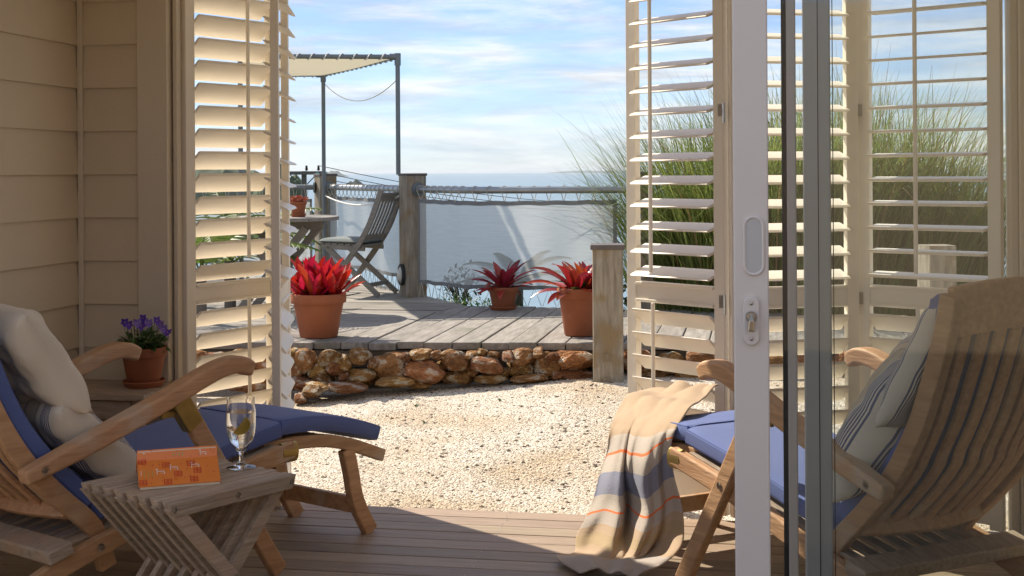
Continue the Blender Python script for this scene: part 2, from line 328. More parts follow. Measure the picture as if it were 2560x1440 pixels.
M_gravel = gravel_mat()
M_peb = mat('shell_chips', (.76, .67, .54), .85, .0, 30, col2=(.60, .49, .36), isl=.34)
M_pebD = mat('dark_chips', (.15, .105, .065), .85, .3, 30, isl=.5)

def sea_mat():
    m = bpy.data.materials.new('sea_water'); m.use_nodes = True; t = m.node_tree; L = t.links.new; b = t.nodes['Principled BSDF']
    b.inputs['Base Color'].default_value = (.17, .25, .28, 1); b.inputs['Roughness'].default_value = .28; b.inputs['IOR'].default_value = 1.33
    tcn = N(t, 'ShaderNodeTexCoord'); n = N(t, 'ShaderNodeTexNoise'); n.inputs['Scale'].default_value = .05; n.inputs['Detail'].default_value = 6; L(tcn.outputs['Object'], n.inputs['Vector'])
    bp = N(t, 'ShaderNodeBump'); bp.inputs['Strength'].default_value = .2; bp.inputs['Distance'].default_value = 2; L(n.outputs['Fac'], bp.inputs['Height']); L(bp.outputs[0], b.inputs['Normal']); return m
M_sea = sea_mat()

# ------------------------------------------------------------------ the setting: sea, hills, hillside, gravel
DZ = 0.32
SEA_Z = -45
mb = MB(); K = 60000; mb.add([(-K, 30, SEA_Z), (K, 30, SEA_Z), (K, K, SEA_Z), (-K, K, SEA_Z)], [(0, 1, 2, 3)])
tag(mb.build('sea', M_sea), kind='structure')
def lump(name, m, c, rx, ry, h, seed, nn=28, ex=1.0):
    q = MB()
    def fn(u, v):
        x, y = (u-.5)*2, (v-.5)*2; r = min(1, math.hypot(x, y)); k = max(0, 1-r**2)**ex
        nz = noise.fractal(Vector((x*2.2+seed, y*2.2, seed)), 1, 2, 4)
        return (c[0]+x*rx, c[1]+y*ry, c[2] - .02*h + h*k*(1+.55*nz))
    q.grid(fn, nn, nn); return tag(q.build(name, m, smooth=True), kind='structure')
def sea_pt(x, y): return G(x, y, SEA_Z)
p = sea_pt(887, 466); lump('islet', M_islet, p, 46, 30, 19, 3.1, ex=1.3)
p = D(828, 437, 15000); p.z = SEA_Z; lump('far_cape', M_farhill, p, 175, 400, 62, 9.2, ex=1.2)
p = D(1500, 427, 34000); p.z = SEA_Z; lump('far_coast', M_farhill, p, 1500, 900, 58, 5.5)
p = D(545, 440, 2300); p.z = SEA_Z; lump('headland', M_hill, p, 95, 220, 62, 1.7)
p = D(690, 470, 900); p.z = SEA_Z; lump('near_point', M_hill, p, 34, 40, 42, 4.7)
# hillside under and around the house, falling to the sea
mb = MB(); xs = [-90, -60, -40, -25, -15, -10, -7, -5, -3.5, -2, -1, 0, 1, 2, 3.5, 5, 7, 10, 15, 25, 40, 60, 90]
ys = [-30, -15, -6, 0, 4, 6, 7.5, 8.6, 9.4, 10.2, 11, 12, 13, 14.5, 16, 18, 21, 25, 30, 40, 55, 75, 100, 140]
def hz(x, y):
    base = -.35 if y < 8.8 else -.35 - (y-8.8)*.42 - max(0, y-20)*.06
    return max(base + noise.noise(Vector((x*.2, y*.2, 0)))*min(1.2, max(0, (y-9)*.12)), SEA_Z-2)
mb.add([(x, y, hz(x, y)) for y in ys for x in xs], [(j*len(xs)+i, j*len(xs)+i+1, (j+1)*len(xs)+i+1, (j+1)*len(xs)+i) for j in range(len(ys)-1) for i in range(len(xs)-1)])
tag(mb.build('hillside', M_hill, smooth=True), kind='structure')
def gz(x, y):
    t = min(1, max(0, (y-5.5)/2.5)); t = t*t*(3-2*t)
    return -.028 + .148*t + .012*noise.noise(Vector((x*1.7, y*1.7, 3))) - .11*max(0, min(1, (-1.0-x)/1.4))*t
mb = MB(); nx, ny = 90, 60
mb.grid(lambda u, v: (-5+10*u, 5.352+3.3*v, gz(-5+10*u, 5.352+3.3*v)), nx, ny)
tag(mb.build('gravel_court', M_gravel, smooth=True), kind='structure')
def pebbles(name, m, n, rmin, rmax, seed, label, flat=.55):
    r_ = random.Random(seed); q = MB()
    for k in range(n):
        y = 5.37 + 2.75*r_.random()**1.15; x = -2.5 + 4.0*r_.random()
        s = rmin + (rmax-rmin)*r_.random()**2.2; a = r_.random()*6.3; z = gz(x, y)
        vs = []
        for t in range(5):
            b = a + t*1.2566 + r_.uniform(-.3, .3); vs.append((x+s*math.cos(b)*r_.uniform(.7, 1.2), y+s*math.sin(b)*r_.uniform(.7, 1.2), z + s*flat*r_.uniform(-.1, .5)))
        vs += [(x+r_.uniform(-.3, .3)*s, y+r_.uniform(-.3, .3)*s, z+s*flat*r_.uniform(.7, 1.3))]
        q.add(vs, [(t, (t+1) % 5, 5) for t in range(5)])
    return tag(q.build(name, m), label, 'gravel', kind='stuff')
pebbles('shell_chip_gravel', M_peb, 36000, .0028, .0082, 11, 'pale cream shell chips covering the courtyard')
pebbles('larger_shell_chips', M_peb, 500, .007, .015, 15, 'larger pale shell chips lying loose on the gravel', .4)
pebbles('dark_pebbles', M_pebD, 2200, .003, .014, 12, 'dark brown pebbles scattered over the pale gravel')
# weeds in the gravel
def weed(p, label):
    q = MB(); r_ = random.Random(p.x)
    for k in range(16):
        a = r_.random()*6.3; l = r_.uniform(.015, .035); d = Vector((math.cos(a), math.sin(a), r_.uniform(.3, 1))).normalized(); sd_ = Vector((-math.sin(a), math.cos(a), 0))*.004
        q.add([p+d*.004-sd_, p+d*.004+sd_, p+d*l], [(0, 1, 2)])
    tag(q.build('weed', M_green), label, 'plant')
for (x, y, lb) in ((1040, 1025, 'tiny green weed sprouting in the gravel beside a bare patch'), (1062, 1062, 'small lone weed lower in the open gravel'), (1250, 1023, 'little weed tuft in gravel below the small potted bromeliad')):
    q = G(x, y, .02); q.z = gz(q.x, q.y); weed(q, lb)

# ------------------------------------------------------------------ porch floor, walls, ceiling, room behind
TY = 5.345                                   # outer edge of the porch floor
q = MB().box((-.85, 4.25, -.10), (4.1, 2.18, .12)); pf = tag(q.build('porch_floor', M_under), kind='structure')
bm = MB().box((0, 0, 0), (4.1, .107, .028)).mesh('board', M_porch)
for k in range(19):
    put('board', bm, pf, (-.85, TY-.0535-k*.1125, -.014+rnd.uniform(-.0008, .0008)), bevel=.003)
nm = MB()
for k in range(19):
    for x in (-2.43, -1.95, -1.47, -.99, -.51, -.03, .45, .93):
        for dy in (-.03, .03):
            nm.lathe([(0.0001, .0016), (.0025, .0012), (.0035, -.001)], 6, (x+rnd.uniform(-.008, .008), TY-.0535-k*.1125+dy, 0))
tag(nm.build('nail_head', M_steel, pf), kind='stuff')
# side wall of weatherboards
def weatherboards(wall, p0, p1, nrm, z0=-.05, z1=2.5, pitch=.182, phase=1.398):
    p0, p1, nrm = Vector(p0), Vector(p1), Vector(nrm)
    L_ = (p1-p0).length; d = (p1-p0)/L_
    zb = phase - math.ceil((phase-z0)/pitch)*pitch
    me = None
    while zb < z1:
        if me is None:
            t = MB(); sec = [(0, 0), (.022, 0), (.022, .004), (.009, pitch+.012), (0, pitch+.012)]
            t.prism(sec, lambda a, b: Vector(nrm)*a + Vector((0, 0, b)), lambda a, b: d*L_ + Vector(nrm)*a + Vector((0, 0, b))); me = t.mesh('board', M_wall)
        put('board', me, wall, (p0.x, p0.y, zb), bevel=.0025); zb += pitch
WX = -2.815
q = MB().box((WX-.06, 4.2, 1.2), (.1, 2.3, 2.6)); sw = tag(q.build('side_wall', M_wall), 'dark cream weatherboard side wall behind the left deckchair', 'wall')
weatherboards(sw, (WX-.01, 3.05, 0), (WX-.01, 5.17, 0), (1, 0, 0))
q = MB().box((-2.68, 5.24, 1.2), (.30, .12, 2.6)); rw = tag(q.build('return_wall', M_wall), 'narrow weatherboard return wall between side wall and shutter jamb', 'wall')
weatherboards(rw, (WX+.02, 5.18, 0), (-2.535, 5.18, 0), (0, -1, 0))
tb = MB().box((WX+.018, 5.155, 1.2), (.022, .022, 2.6)); tb.build('corner_bead', M_trim, rw, bevel=.004)
jl = thing('door_jamb', 'wide plain cream jamb left of the folded shutters', 'jamb', (0, 0, 0))
MB().box((-2.47, 5.215, 1.2), (.135, .14, 2.6)).build('casing', M_trim, jl, bevel=.004)
MB().box((-2.397, 5.25, 1.2), (.012, .09, 2.6)).build('stop', M_trim, jl, bevel=.002)
MB().box((-2.385, 5.20, 1.2), (.018, .035, 2.6)).build('bead', M_trim, jl, bevel=.003)
jr = thing('door_jamb', 'cream jamb right of the folded shutters beside the glass', 'jamb', (0, 0, 0))
MB().box((.965, 5.29, 1.2), (.028, .10, 2.6)).build('stop', M_trim, jr, bevel=.003)
MB().box((1.005, 5.27, 1.2), (.05, .12, 2.6)).build('casing', M_trim, jr, bevel=.004)
q = MB().box((1.32, 5.29, 1.2), (.58, .08, 2.6)); tag(q.build('end_wall', M_wall), 'plain cream end wall beyond the right shutter jamb', 'wall')
q = MB().box((1.42, 4.2, 1.2), (.1, 2.1, 2.6)); tag(q.build('side_wall', M_wall), 'cream side wall beyond the right deckchair back', 'wall')
q = MB().box((-.7, 4.28, 2.53), (4.5, 2.3, .06)); tag(q.build('porch_ceiling', M_ceil), kind='structure')
q = MB().box((-.7, 5.33, 2.45), (3.5, .09, .1)); tag(q.build('shutter_header', M_trim), 'cream header beam above the folding shutters', 'beam')
# unseen room behind the camera, left roofless and dark-toned to steer fill and reflections
q = MB().box((-4.0, -4.5, -.09), (18, 15.2, .17)); tag(q.build('bounce_paving', M_bounce), kind='structure')  # unseen pale ground, added to bounce warm sunlight into the porch
for nm_, c_, d_ in (('room_floor', (.65, -.55, -.05), (5.3, 7.26, .1)), ('room_back_wall', (0, -4.2, 1.35), (6.6, .1, 2.7)), ('room_right_wall', (3.2, -.6, 1.35), (.1, 7.0, 2.7)), ('room_front_wall', (-3.0, 3.0, 1.35), (.5, .12, 2.7)), ('room_front_wall', (2.3, 3.0, 1.35), (1.6, .12, 2.7)), ('room_lintel', (-.65, 3.0, 2.5), (4.3, .12, .4))):
    q = MB().box(c_, d_); tag(q.build(nm_, M_ceil if nm_ == 'room_ceiling' else M_lowglare if nm_ == 'room_floor' else M_room), kind='structure')

# ------------------------------------------------------------------ timber deck outside
def xy(v): return (v.x, v.y)
F0, F1 = G(560, 855, DZ), G(1490, 856, DZ); fd = (F1-F0).normalized()
FL = F0 - fd*1.4; FR = F0 + fd*5.2
KINK, P1b, P3b = G(1163, 764, DZ), G(1033, 741, DZ), G(1605, 772, DZ)
P2b = D(815, 690, 13.7); P2b.z = DZ; LB = D(300, 690, 13.7); LB.z = DZ
M0 = G(735, 855, DZ); RB = P3b + (P3b-KINK).normalized()*.35; RB2 = FR + Vector((-.1, 1.3, 0))
R1 = [xy(M0), xy(FR), xy(RB2), xy(RB), xy(KINK)]
R2 = [xy(M0), xy(KINK), xy(P1b + (P1b-P2b).normalized()*.12 + Vector((.08, .08, 0))), xy(P2b+Vector((.1, .16, 0))), xy(LB+Vector((0, .1, 0))), xy(FL)]
dk = tag(MB().prism(R1, lambda a, b: (a, b, DZ-.16), lambda a, b: (a, b, DZ-.055)).prism(R2, lambda a, b: (a, b, DZ-.16), lambda a, b: (a, b, DZ-.055)).build('timber_deck', M_under), 'weathered grey timber deck above the stone edging', 'deck')
bw = .178
def deckboard(poly, m):
    if len(poly) < 3: return
    dz = rnd.uniform(-.003, .003); tl = rnd.uniform(-.004, .004)
    cx = sum(p[0] for p in poly)/len(poly); cy = sum(p[1] for p in poly)/len(poly)
    t = MB().prism([(p[0]-cx, p[1]-cy) for p in poly], lambda a, b: (a, b, -.048), lambda a, b: (a, b, 0))
    put('board', t.mesh('board', m), dk, (cx, cy, DZ+dz), (tl*.6, tl*.5, 0), bevel=.006)
x = -4.2
while x < 3.6:
    lp = rnd.uniform(-.025, .02)
    R1v = [(R1[0][0], R1[0][1]+lp), (R1[1][0], R1[1][1]+lp)] + R1[2:]
    deckboard(clip_poly([(x, 5), (x+bw-.007, 5), (x+bw-.007, 15), (x, 15)], R1v), M_deck); x += bw
y = 7.0
while y < 14.6:
    deckboard(clip_poly([(-7, y), (3, y), (3, y+bw-.007), (-7, y+bw-.007)], R2), M_deckX); y += bw
# fascia under the boards
fa = FL + Vector((0, .12, -.09)); fb = FR + Vector((0, .12, -.09))
MB().bar(fa, fb, .04, .07).build('bearer', M_under, dk)

# stone edging under the deck front
st = thing('stone_edging', 'low dry stone wall of rusty orange rocks under the deck edge', 'wall', (0, 0, 0))
shapes = []
for k in range(14):
    import bmesh
    b_ = bmesh.new(); bmesh.ops.create_icosphere(b_, subdivisions=3, radius=1)
    sx = Vector((k*3.3, k*1.7, 5.1))
    pl = [Vector((rnd.gauss(0, 1), rnd.gauss(0, 1), rnd.gauss(0, 1))).normalized() for _ in range(15)]; pd = [rnd.uniform(.70, 1.0) for _ in pl]
    for v_ in b_.verts:
        n_ = v_.co.normalized(); rr = (abs(n_.x)**4+abs(n_.y)**4+abs(n_.z)**4)**-.25*.92; r0 = rr
        for a_, d_ in zip(pl, pd):
            dd = n_.dot(a_)
            if dd > 0.05: rr = min(rr, d_/dd)
        rr = rr*(1 + .07*noise.noise(n_*1.6+sx) + .05*noise.noise(n_*4+sx) + .045*noise.noise(n_*10+sx))
        v_.co = n_*rr
    me = bpy.data.meshes.new('stone'); b_.to_mesh(me); b_.free(); me.materials.append(M_stone); me.polygons.foreach_set('use_smooth', [True]*len(me.polygons)); autosmooth(me, 16); shapes.append(me)
STONES = [(rx_, ry_, 30, 22) for rx_, ry_ in ((1018, 892, ), (1120, 886), (1180, 930), (1265, 930), (1270, 890), (1345, 880), (1385, 892), (935, 905), (860, 938), (1180, 888), (1100, 915), (1015, 950), (1330, 935), (1395, 935))] + [(768, 902, 58, 62), (735, 890, 45, 40), (742, 935, 44, 48), (826, 897, 44, 44), (862, 905, 42, 40), (838, 918, 50, 46), (803, 928, 58, 42), (806, 948, 46, 30), (899, 889, 62, 40), (893, 944, 106, 54),
  (972, 916, 98, 66), (1052, 885, 60, 24), (1094, 889, 26, 26), (1064, 926, 112, 58), (1144, 904, 78, 52), (1147, 942, 84, 40), (1204, 884, 30, 22), (1232, 889, 36, 20), (1218, 914, 86, 44), (1232, 947, 88, 28),
  (1306, 893, 70, 44), (1300, 921, 68, 42), (1364, 911, 74, 62), (1434, 902, 100, 54), (1432, 938, 112, 30), (1324, 948, 96, 22), (994, 955, 104, 30), (1050, 958, 70, 20), (870, 968, 112, 26),
  (768, 966, 66, 30), (795, 966, 60, 24), (745, 958, 50, 34), (752, 994, 34, 24), (786, 976, 50, 30), (700, 900, 60, 60), (700, 950, 60, 60), (655, 910, 70, 70), (640, 960, 70, 50), (590, 900, 70, 50), (600, 950, 80, 60),
  (1590, 905, 90, 60), (1680, 905, 80, 55), (1760, 905, 90, 60), (1640, 935, 80, 36), (1720, 938, 90, 34), (1840, 905, 90, 60), (1930, 905, 90, 60), (2020, 905, 90, 60), (2110, 905, 90, 60), (1880, 938, 90, 34), (1975, 938, 90, 34), (540, 920, 80, 90), (480, 920, 80, 90)]
for i, (px, py, pw, ph) in enumerate(STONES):
    dep = 8.22 + rnd.uniform(-.04, .06) - .25*max(0, (py-945)/40)*(1 if px < 900 else .2)
    # the wall line follows the deck front
    c = D(px, py, dep); s = dep/FPX
    o = put('stone', shapes[i % 14], st, c, (rnd.uniform(-.25, .25), rnd.uniform(-.15, .15), rnd.uniform(-.4, .4)), (pw*s*.54, max(.09, pw*s*.45), ph*s*.57))
q = MB()
sb_ = D(720, 920, 8.42); se_ = D(2150, 920, 8.42)
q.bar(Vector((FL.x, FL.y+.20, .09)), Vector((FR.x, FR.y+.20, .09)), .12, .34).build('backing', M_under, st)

# ------------------------------------------------------------------ folding louvred shutters
LW, LP = .114, .0967
def louvre_mesh(length):
    h, t = LW/2, .0055
    sec = [(-h, -.001), (-h*.82, -t), (h*.82, -t), (h, -.001), (h, .001), (h*.82, t), (-h*.82, t), (-h, .001)]
    q = MB(); q.prism(sec, lambda a, b: (0, a, b), lambda a, b: (length, a, b)); return q.mesh('louvre', M_shut)
def shutter(label, p0, p1, fs, up, lo, rod, hinge_end=None):
    p0, p1 = Vector((*p0, 0)), Vector((*p1, 0)); W = (p1-p0).length; d = p1-p0
    r_ = thing('louvred_shutter', label, 'shutter', p0, math.atan2(d.y, d.x), 'folding shutter panels')
    sw_, th, H_ = .052, .034, 2.38
    for x in (sw_/2, W-sw_/2):
        MB().box((x, 0, H_/2+.012), (sw_, th, H_)).build('stile', M_shut, r_, bevel=.003)
    iw = W-2*sw_
    for z0, z1 in ((.03, .152), (2.275, 2.392)):
        MB().box((W/2, 0, (z0+z1)/2), (iw, th-.006, z1-z0)).build('rail', M_shut, r_, bevel=.002)
    mr_ = MB().box((W/2, 0, .885), (iw, th-.008, .088)).build('rail', M_shut, r_, bevel=.002)
    for z in (.921, .849):
        MB().box((W/2, fs*.014, z), (iw-.004, .018, .014)).build('moulding', M_shut, mr_, bevel=.004)
    ll = iw-.006; me = louvre_mesh(ll)
    for n, z0, dz, t in ((14, .973, LP, up), (7, .778, -LP, lo)):
        for k in range(n):
            z = z0+k*dz
            if z > 2.26: continue
            tt = t + rnd.uniform(-2.2, 2.2)
            # visible edge (fs side) drops by tt degrees
            put('louvre', me, r_, (sw_+.003, 0, z), (R(-tt)*fs, 0, 0))
    xr = W*rod
    for t, z0, z1 in ((up, 1.0, 2.22), (lo, .17, .82)):
        yo = fs*(LW/2*math.cos(R(t))+.008); dz = -LW/2*math.sin(R(t))
        if not rod: continue
        MB().box((xr, yo, (z0+z1)/2+dz-.01), (.016, .011, z1-z0)).build('tilt_rod', M_shut, r_, bevel=.003)
    if hinge_end is not None:
        for z in (1.63, .86, .20):
            x = W if hinge_end else 0
            h = MB().box((x-(.012 if hinge_end else -.012), fs*.018, z+.012), (.024, .003, .05))
            h.tube([(x+(.006 if hinge_end else -.006), fs*.02, z-.04), (x+(.006 if hinge_end else -.006), fs*.02, z+.04)], .0055, 8)
            h.build('hinge', M_steel, r_)
    return r_
shutter('tall cream louvred shutter glowing from behind next to the left jamb', (-2.372, 5.235), (-2.150, 5.735), -1, -43, -43, .60)
shutter('louvred shutter folded almost edge on, its slats hiding the round garden table', (-2.108, 5.755), (-1.962, 5.225), 1, 22, 48, 0)
shutter('cream louvred shutter standing over the draped blanket', (-.112, 5.372), (-.533, 5.70), 1, 17, -40, .66, 0)
shutter('louvred shutter behind the white door stile with the lock', (-.098, 5.352), (.412, 5.565), -1, 15, -40, .42)
shutter('louvred shutter against the right jamb behind the striped pillow', (.424, 5.60), (.932, 5.30), -1, 4, -42, .46, 0)

# ------------------------------------------------------------------ sliding glass doors in front
def sliding_door(label, x0, w0, y, wid, m_st, lock=False, th=.038, gasket=0, groove=0):
    r_ = thing('sliding_door', label, 'door', (x0, y, 0), 0, 'stacked sliding glass doors')
    MB().box((w0/2, 0, 1.15), (w0, th, 2.3)).build('stile', m_st, r_, bevel=.004)
    MB().box((wid-.04, 0, 1.15), (.08, th, 2.3)).build('stile', m_st, r_, bevel=.004)
    for z0, z1 in ((.0, .09), (2.2, 2.3)):
        MB().box((w0+(wid-w0-.08)/2, 0, (z0+z1)/2), (wid-w0-.08, th-.006, z1-z0)).build('rail', m_st, r_, bevel=.003)
    MB().box((w0+(wid-w0-.08)/2, .002, 1.145), (wid-w0-.08+.01, .004, 2.115)).build('glass_pane', M_pane, r_)
    if gasket: MB().box((-gasket/2, .0, 1.15), (gasket, th*.7, 2.3)).build('gasket', M_gasket, r_)
    if groove:
        for g in groove: MB().box((g, -th/2-.0005, 1.15), (.0022, .002, 2.3)).build('groove', M_gasket, r_)
    if lock:
        zc, yf = 1.225, -th/2
        def oval(rx, hz_, n=10, cx=w0*.58, cz=zc):
            return [(cx+rx*math.cos(math.pi*k/n), cz+hz_-rx+rx*math.sin(math.pi*k/n)) for k in range(n+1)] + [(cx+rx*math.cos(math.pi+math.pi*k/n), cz-hz_+rx+rx*math.sin(math.pi+math.pi*k/n)) for k in range(n+1)]
        ring = MB(); pts = oval(.0215, .0665); ring.tube([(a, yf-.001, b) for a, b in pts], .004, 8, True, up=(0, 1, 0)); fp = ring.build('flush_pull', M_stileD, r_, True)
        dish = MB(); o_, i_ = oval(.0195, .0645), oval(.015, .060); n = len(o_)
        dish.add([(a, yf-.0012, b) for a, b in o_] + [(a, yf-.0016, b) for a, b in i_], [(k, (k+1) % n, n+(k+1) % n, n+k) for k in range(n)] + [tuple(range(n, 2*n))])
        dish.build('recess_shade', M_alu, fp)  # flat face; darker grey stands for the shading inside the pull
        lp = MB(); o_ = oval(.0185, .057, cx=w0*.50, cz=1.052); lp.prism(o_, lambda a, b: (a, yf-.009, b), lambda a, b: (a, yf, b)); lpo = lp.build('lock_plate', M_stileD, r_, bevel=.003)
        for dz in (.041, -.041): MB().lathe([(0.0001, .003), (.004, .002), (.005, 0)], 12).build('screw', M_steel, lpo).matrix_local = Matrix.Translation((w0*.5, yf-.009, 1.052+dz)) @ Matrix.Rotation(R(90), 4, 'X')
        tn = MB().lathe([(0.0001, .012), (.010, .011), (.0125, .006), (.0125, 0)], 16).build('cylinder', M_nickel, lpo, True); tn.matrix_local = Matrix.Translation((w0*.5, yf-.009, 1.062)) @ Matrix.Rotation(R(90), 4, 'X')
        MB().sweep([(w0*.5, yf-.016, 1.068), (w0*.5, yf-.026, 1.055), (w0*.5, yf-.024, 1.030)], [(-.005, -.004), (.005, -.004), (.005, .004), (-.005, .004)], (0, 1, 0), scale=[1, 1.3, 1.7]).build('thumb_turn', M_nickel, lpo, bevel=.003)
    return r_
def door_x(px, y):                       # world X where the sight line of column px crosses plane Y=y
    r_, _ = ray(px, 700); c, s = math.cos(YAW), math.sin(YAW)
    return y*(r_*c - s)/(r_*s + c)
for px0, px1, y, m_, lb, kw in ((1834, 1922, 3.12, M_stileD, 'sliding glass door whose wide white stile carries the lock and flush pull', dict(lock=True)),
        (1968, 1992, 3.19, M_stileD, 'sliding glass door with a thin stile edged by black gasket', dict(gasket=.011)),
        (2010, 2078, 3.26, M_alu, 'rearmost sliding glass door with a grooved grey stile', dict(groove=(.034, .0685)))):
    a, b = door_x(px0, y), door_x(px1, y); sliding_door(lb, a, b-a, y, 1.55-.1*(y-3.12), m_, **kw)
q = MB().box((.5, 3.19, -.0005+.004), (3.6, .2, .006)); tag(q.build('door_track', M_alu), 'low aluminium track on the floor under the glass doors', 'track')

# ------------------------------------------------------------------ deck chairs
W2 = .33
BACK = [(-.735, .165), (-.785, .30), (-.90, .415), (-1.02, .545), (-1.11, .69), (-1.17, .83), (-1.215, .96), (-1.24, 1.065)]
RAIL = [(.015, .415), (-.35, .355), (-.70, .275), (-.92, .222), (-1.12, .14), (-1.27, .035)]
FOOT = [(-.06, .415), (.10, .412), (.25, .395), (.38, .36), (.48, .322), (.57, .285)]
ARM = [(-1.07, .515), (-.80, .595), (-.55, .675), (-.42, .722), (-.33, .748), (-.26, .752), (-.20, .728)]
def p3(pts, y): return [Vector((a, y, b)) for a, b in pts]
def rect(w, h): return [(-w/2, -h/2), (w/2, -h/2), (w/2, h/2), (-w/2, h/2)]
def disc(parent, name, x, y, z, r, m, sgn):
    o = MB().lathe([(.0001, .004), (r*.55, .004), (r*.6, .002), (r*.95, .003), (r, 0)], 16).build(name, m, parent, True)
    o.matrix_local = Matrix.Translation((x, y, z)) @ Matrix.Rotation(R(-90*sgn), 4, 'X')
def deckchair(label, loc, rz):
    c = thing('deck_chair', label, 'deck chair', loc, rz, 'teak steamer deck chairs')
    bk = crom(p3(BACK, 0), 4)
    for s in (-1, 1):
        st_ = MB().sweep([p + Vector((0, s*.245, 0)) for p in bk], rect(.036, .058), (0, 0, 1)).build('back_stile', M_teak, c, bevel=.006)
        MB().sweep(crom(p3(RAIL, s*.290), 4), rect(.034, .062)).build('seat_rail', M_teak, c, bevel=.006)
        n = len(crom(p3(ARM, 0), 4)); MB().sweep(crom(p3(ARM, s*.312), 4), rect(.066, .058), scale=[.8 + .2*min(1, i/3) if i < 4 else (1 if i < n-4 else 1-.16*(i-n+4)**2/9) for i in range(n)]).build('arm', M_teak, c, bevel=.012, seg=3)
        MB().bar((-.505, s*.322, .665), (-.085, s*.322, .008), .034, .062).build('front_leg', M_teak, c, bevel=.006)
        br = MB().bar((-.515, s*.322, .665), (-.455, s*.322, .575), .040, .066); br.box((-.555, s*.322, .625), (.05, .012, .02)); br.build('brass_bracket', M_brass, c, bevel=.002)
        cp = MB().sweep([(.028, s*.290, .405), (-.045, s*.290, .408)], [(.019*math.cos(t*math.pi/6)*1.0, .036*math.sin(t*math.pi/6)) for t in range(12)]); cp.build('brass_hinge', M_brass, c, True)
        disc(c, 'bolt', -1.01, s*.338, .532, .013, M_nickel, s)
        disc(c, 'bolt', -.80, s*.307, .252, .013, M_nickel, s)
        disc(c, 'bolt', -.325, s*.339, .385, .012, M_nickel, s)
        MB().sweep(crom(p3(FOOT, s*.205), 4), rect(.036, .048)).build('foot_rail', M_teak, c, bevel=.006)
        lg = crom([(.37, s*.205, .345), (.395, s*.205, .25), (.425, s*.205, .13), (.50, s*.205, .0)], 4)
        MB().sweep(lg, rect(.034, .062), (1, 0, 0)).build('foot_leg', M_teak, c, bevel=.005)
    MB().bar((.432, -.19, .115), (.432, .19, .115), .026, .062).build('stretcher', M_teak, c, bevel=.004)
    # curved crest and bottom rail of the back
    def curved(z, x, h, t, bow):
        return [Vector((x-bow*(1-(k/4-1)**2), -.23+.46*k/8, z)) for k in range(9)]
    MB().sweep([p + Vector((0, 0, .02*(1-(i/4-1)**2))) for i, p in enumerate(curved(1.02, -1.228, 0, 0, .02))], rect(.032, .135)).build('crest_rail', M_teak, c, bevel=.008)
    bl = MB().sweep(curved(.37, -.862, 0, 0, .055), rect(.03, .055), (.7, 0, 1)).build('bottom_rail', M_teak, c, bevel=.005)
    for k in range(8):
        y = -.186+.372*k/7; q = 1-(y/.23)**2
        pts = [Vector((p.x - (.055 if i < 14 else .04)*q*.9, y, p.z)) for i, p in enumerate(bk) if .37 < p.z < 1.0]
        MB().sweep(pts, rect(.033, .016), (1, 0, .4)).build('back_slat', M_teak, c, bevel=.003)
    MB().box((-.95, 0, .272), (.085, .655, .042), Matrix.Rotation(R(-13), 3, 'Y')).build('rear_crossbar', M_teak_g, c, bevel=.006)
    MB().bar((-.03, -.27, .395), (-.03, .27, .395), .05, .03).build('front_crossbar', M_teak, c, bevel=.004)
    sl = crom(p3([(-.03, .425), (-.35, .372), (-.70, .298), (-.93, .262)], 0), 3)
    for k in range(8):
        y = -.235+.47*k/7
        MB().sweep([p+Vector((0, y, 0)) for p in sl], rect(.042, .012)).build('seat_slat', M_teak_g, c, bevel=.002)
    for k in range(6):
        t = .04+.09*k; z = [f for f in crom(p3(FOOT, 0), 8) if f.x >= t][0]
        MB().box((z.x, 0, z.z+.014), (.05, .372, .011), Matrix.Rotation(R(6+22*max(0, t-.1)/.4), 3, 'Y')).build('foot_slat', M_teak_g, c, bevel=.002)
    return c
LC = Vector((-1.6, 4.465, 0)) + Vector((math.cos(R(63)+math.pi/2), math.sin(R(63)+math.pi/2), 0))*W2
RC = Vector((-.305, 4.56, 0)) - Vector((math.cos(R(127)+math.pi/2), math.sin(R(127)+math.pi/2), 0))*W2
deckchair('teak deckchair behind the slatted stool holding the orange book', LC, R(63))
deckchair('teak deckchair seen from behind through the glass doors', RC, R(127))
def pad(path, wid, th, name, parent, bulge=.006):
    """padded slab following a path of (s,z); rounded box section"""
    pts = crom(p3(path, 0), 5); n = len(pts); sec = []
    for k in range(28):
        a = 2*math.pi*k/28; ca, sa = math.cos(a), math.sin(a)
        sec.append((wid/2*math.copysign(abs(ca)**.22, ca), th/2*math.copysign(abs(sa)**.34, sa)))
    e0 = pts[0] + (pts[0]-pts[1]).normalized()*.012; e1 = pts[-1] + (pts[-1]-pts[-2]).normalized()*.012
    allp = [e0] + pts + [e1]; sc_ = [.93] + [1]*n + [.93]
    q = MB().sweep(allp, sec, (0, 0, 1), scale=sc_); o = q.build(name, M_blue, parent, True)
    pp_ = MB()
    for sy in (-1, 1):
        for sz in (-1, 1):
            pp_.sweep([p.copy() for p in pts], [(sy*wid*.487 + .0035*math.cos(t*1.0472), sz*th*.37 + .0035*math.sin(t*1.0472)) for t in range(6)])
    pp_.build('piping', M_blue, o, True)
    return o
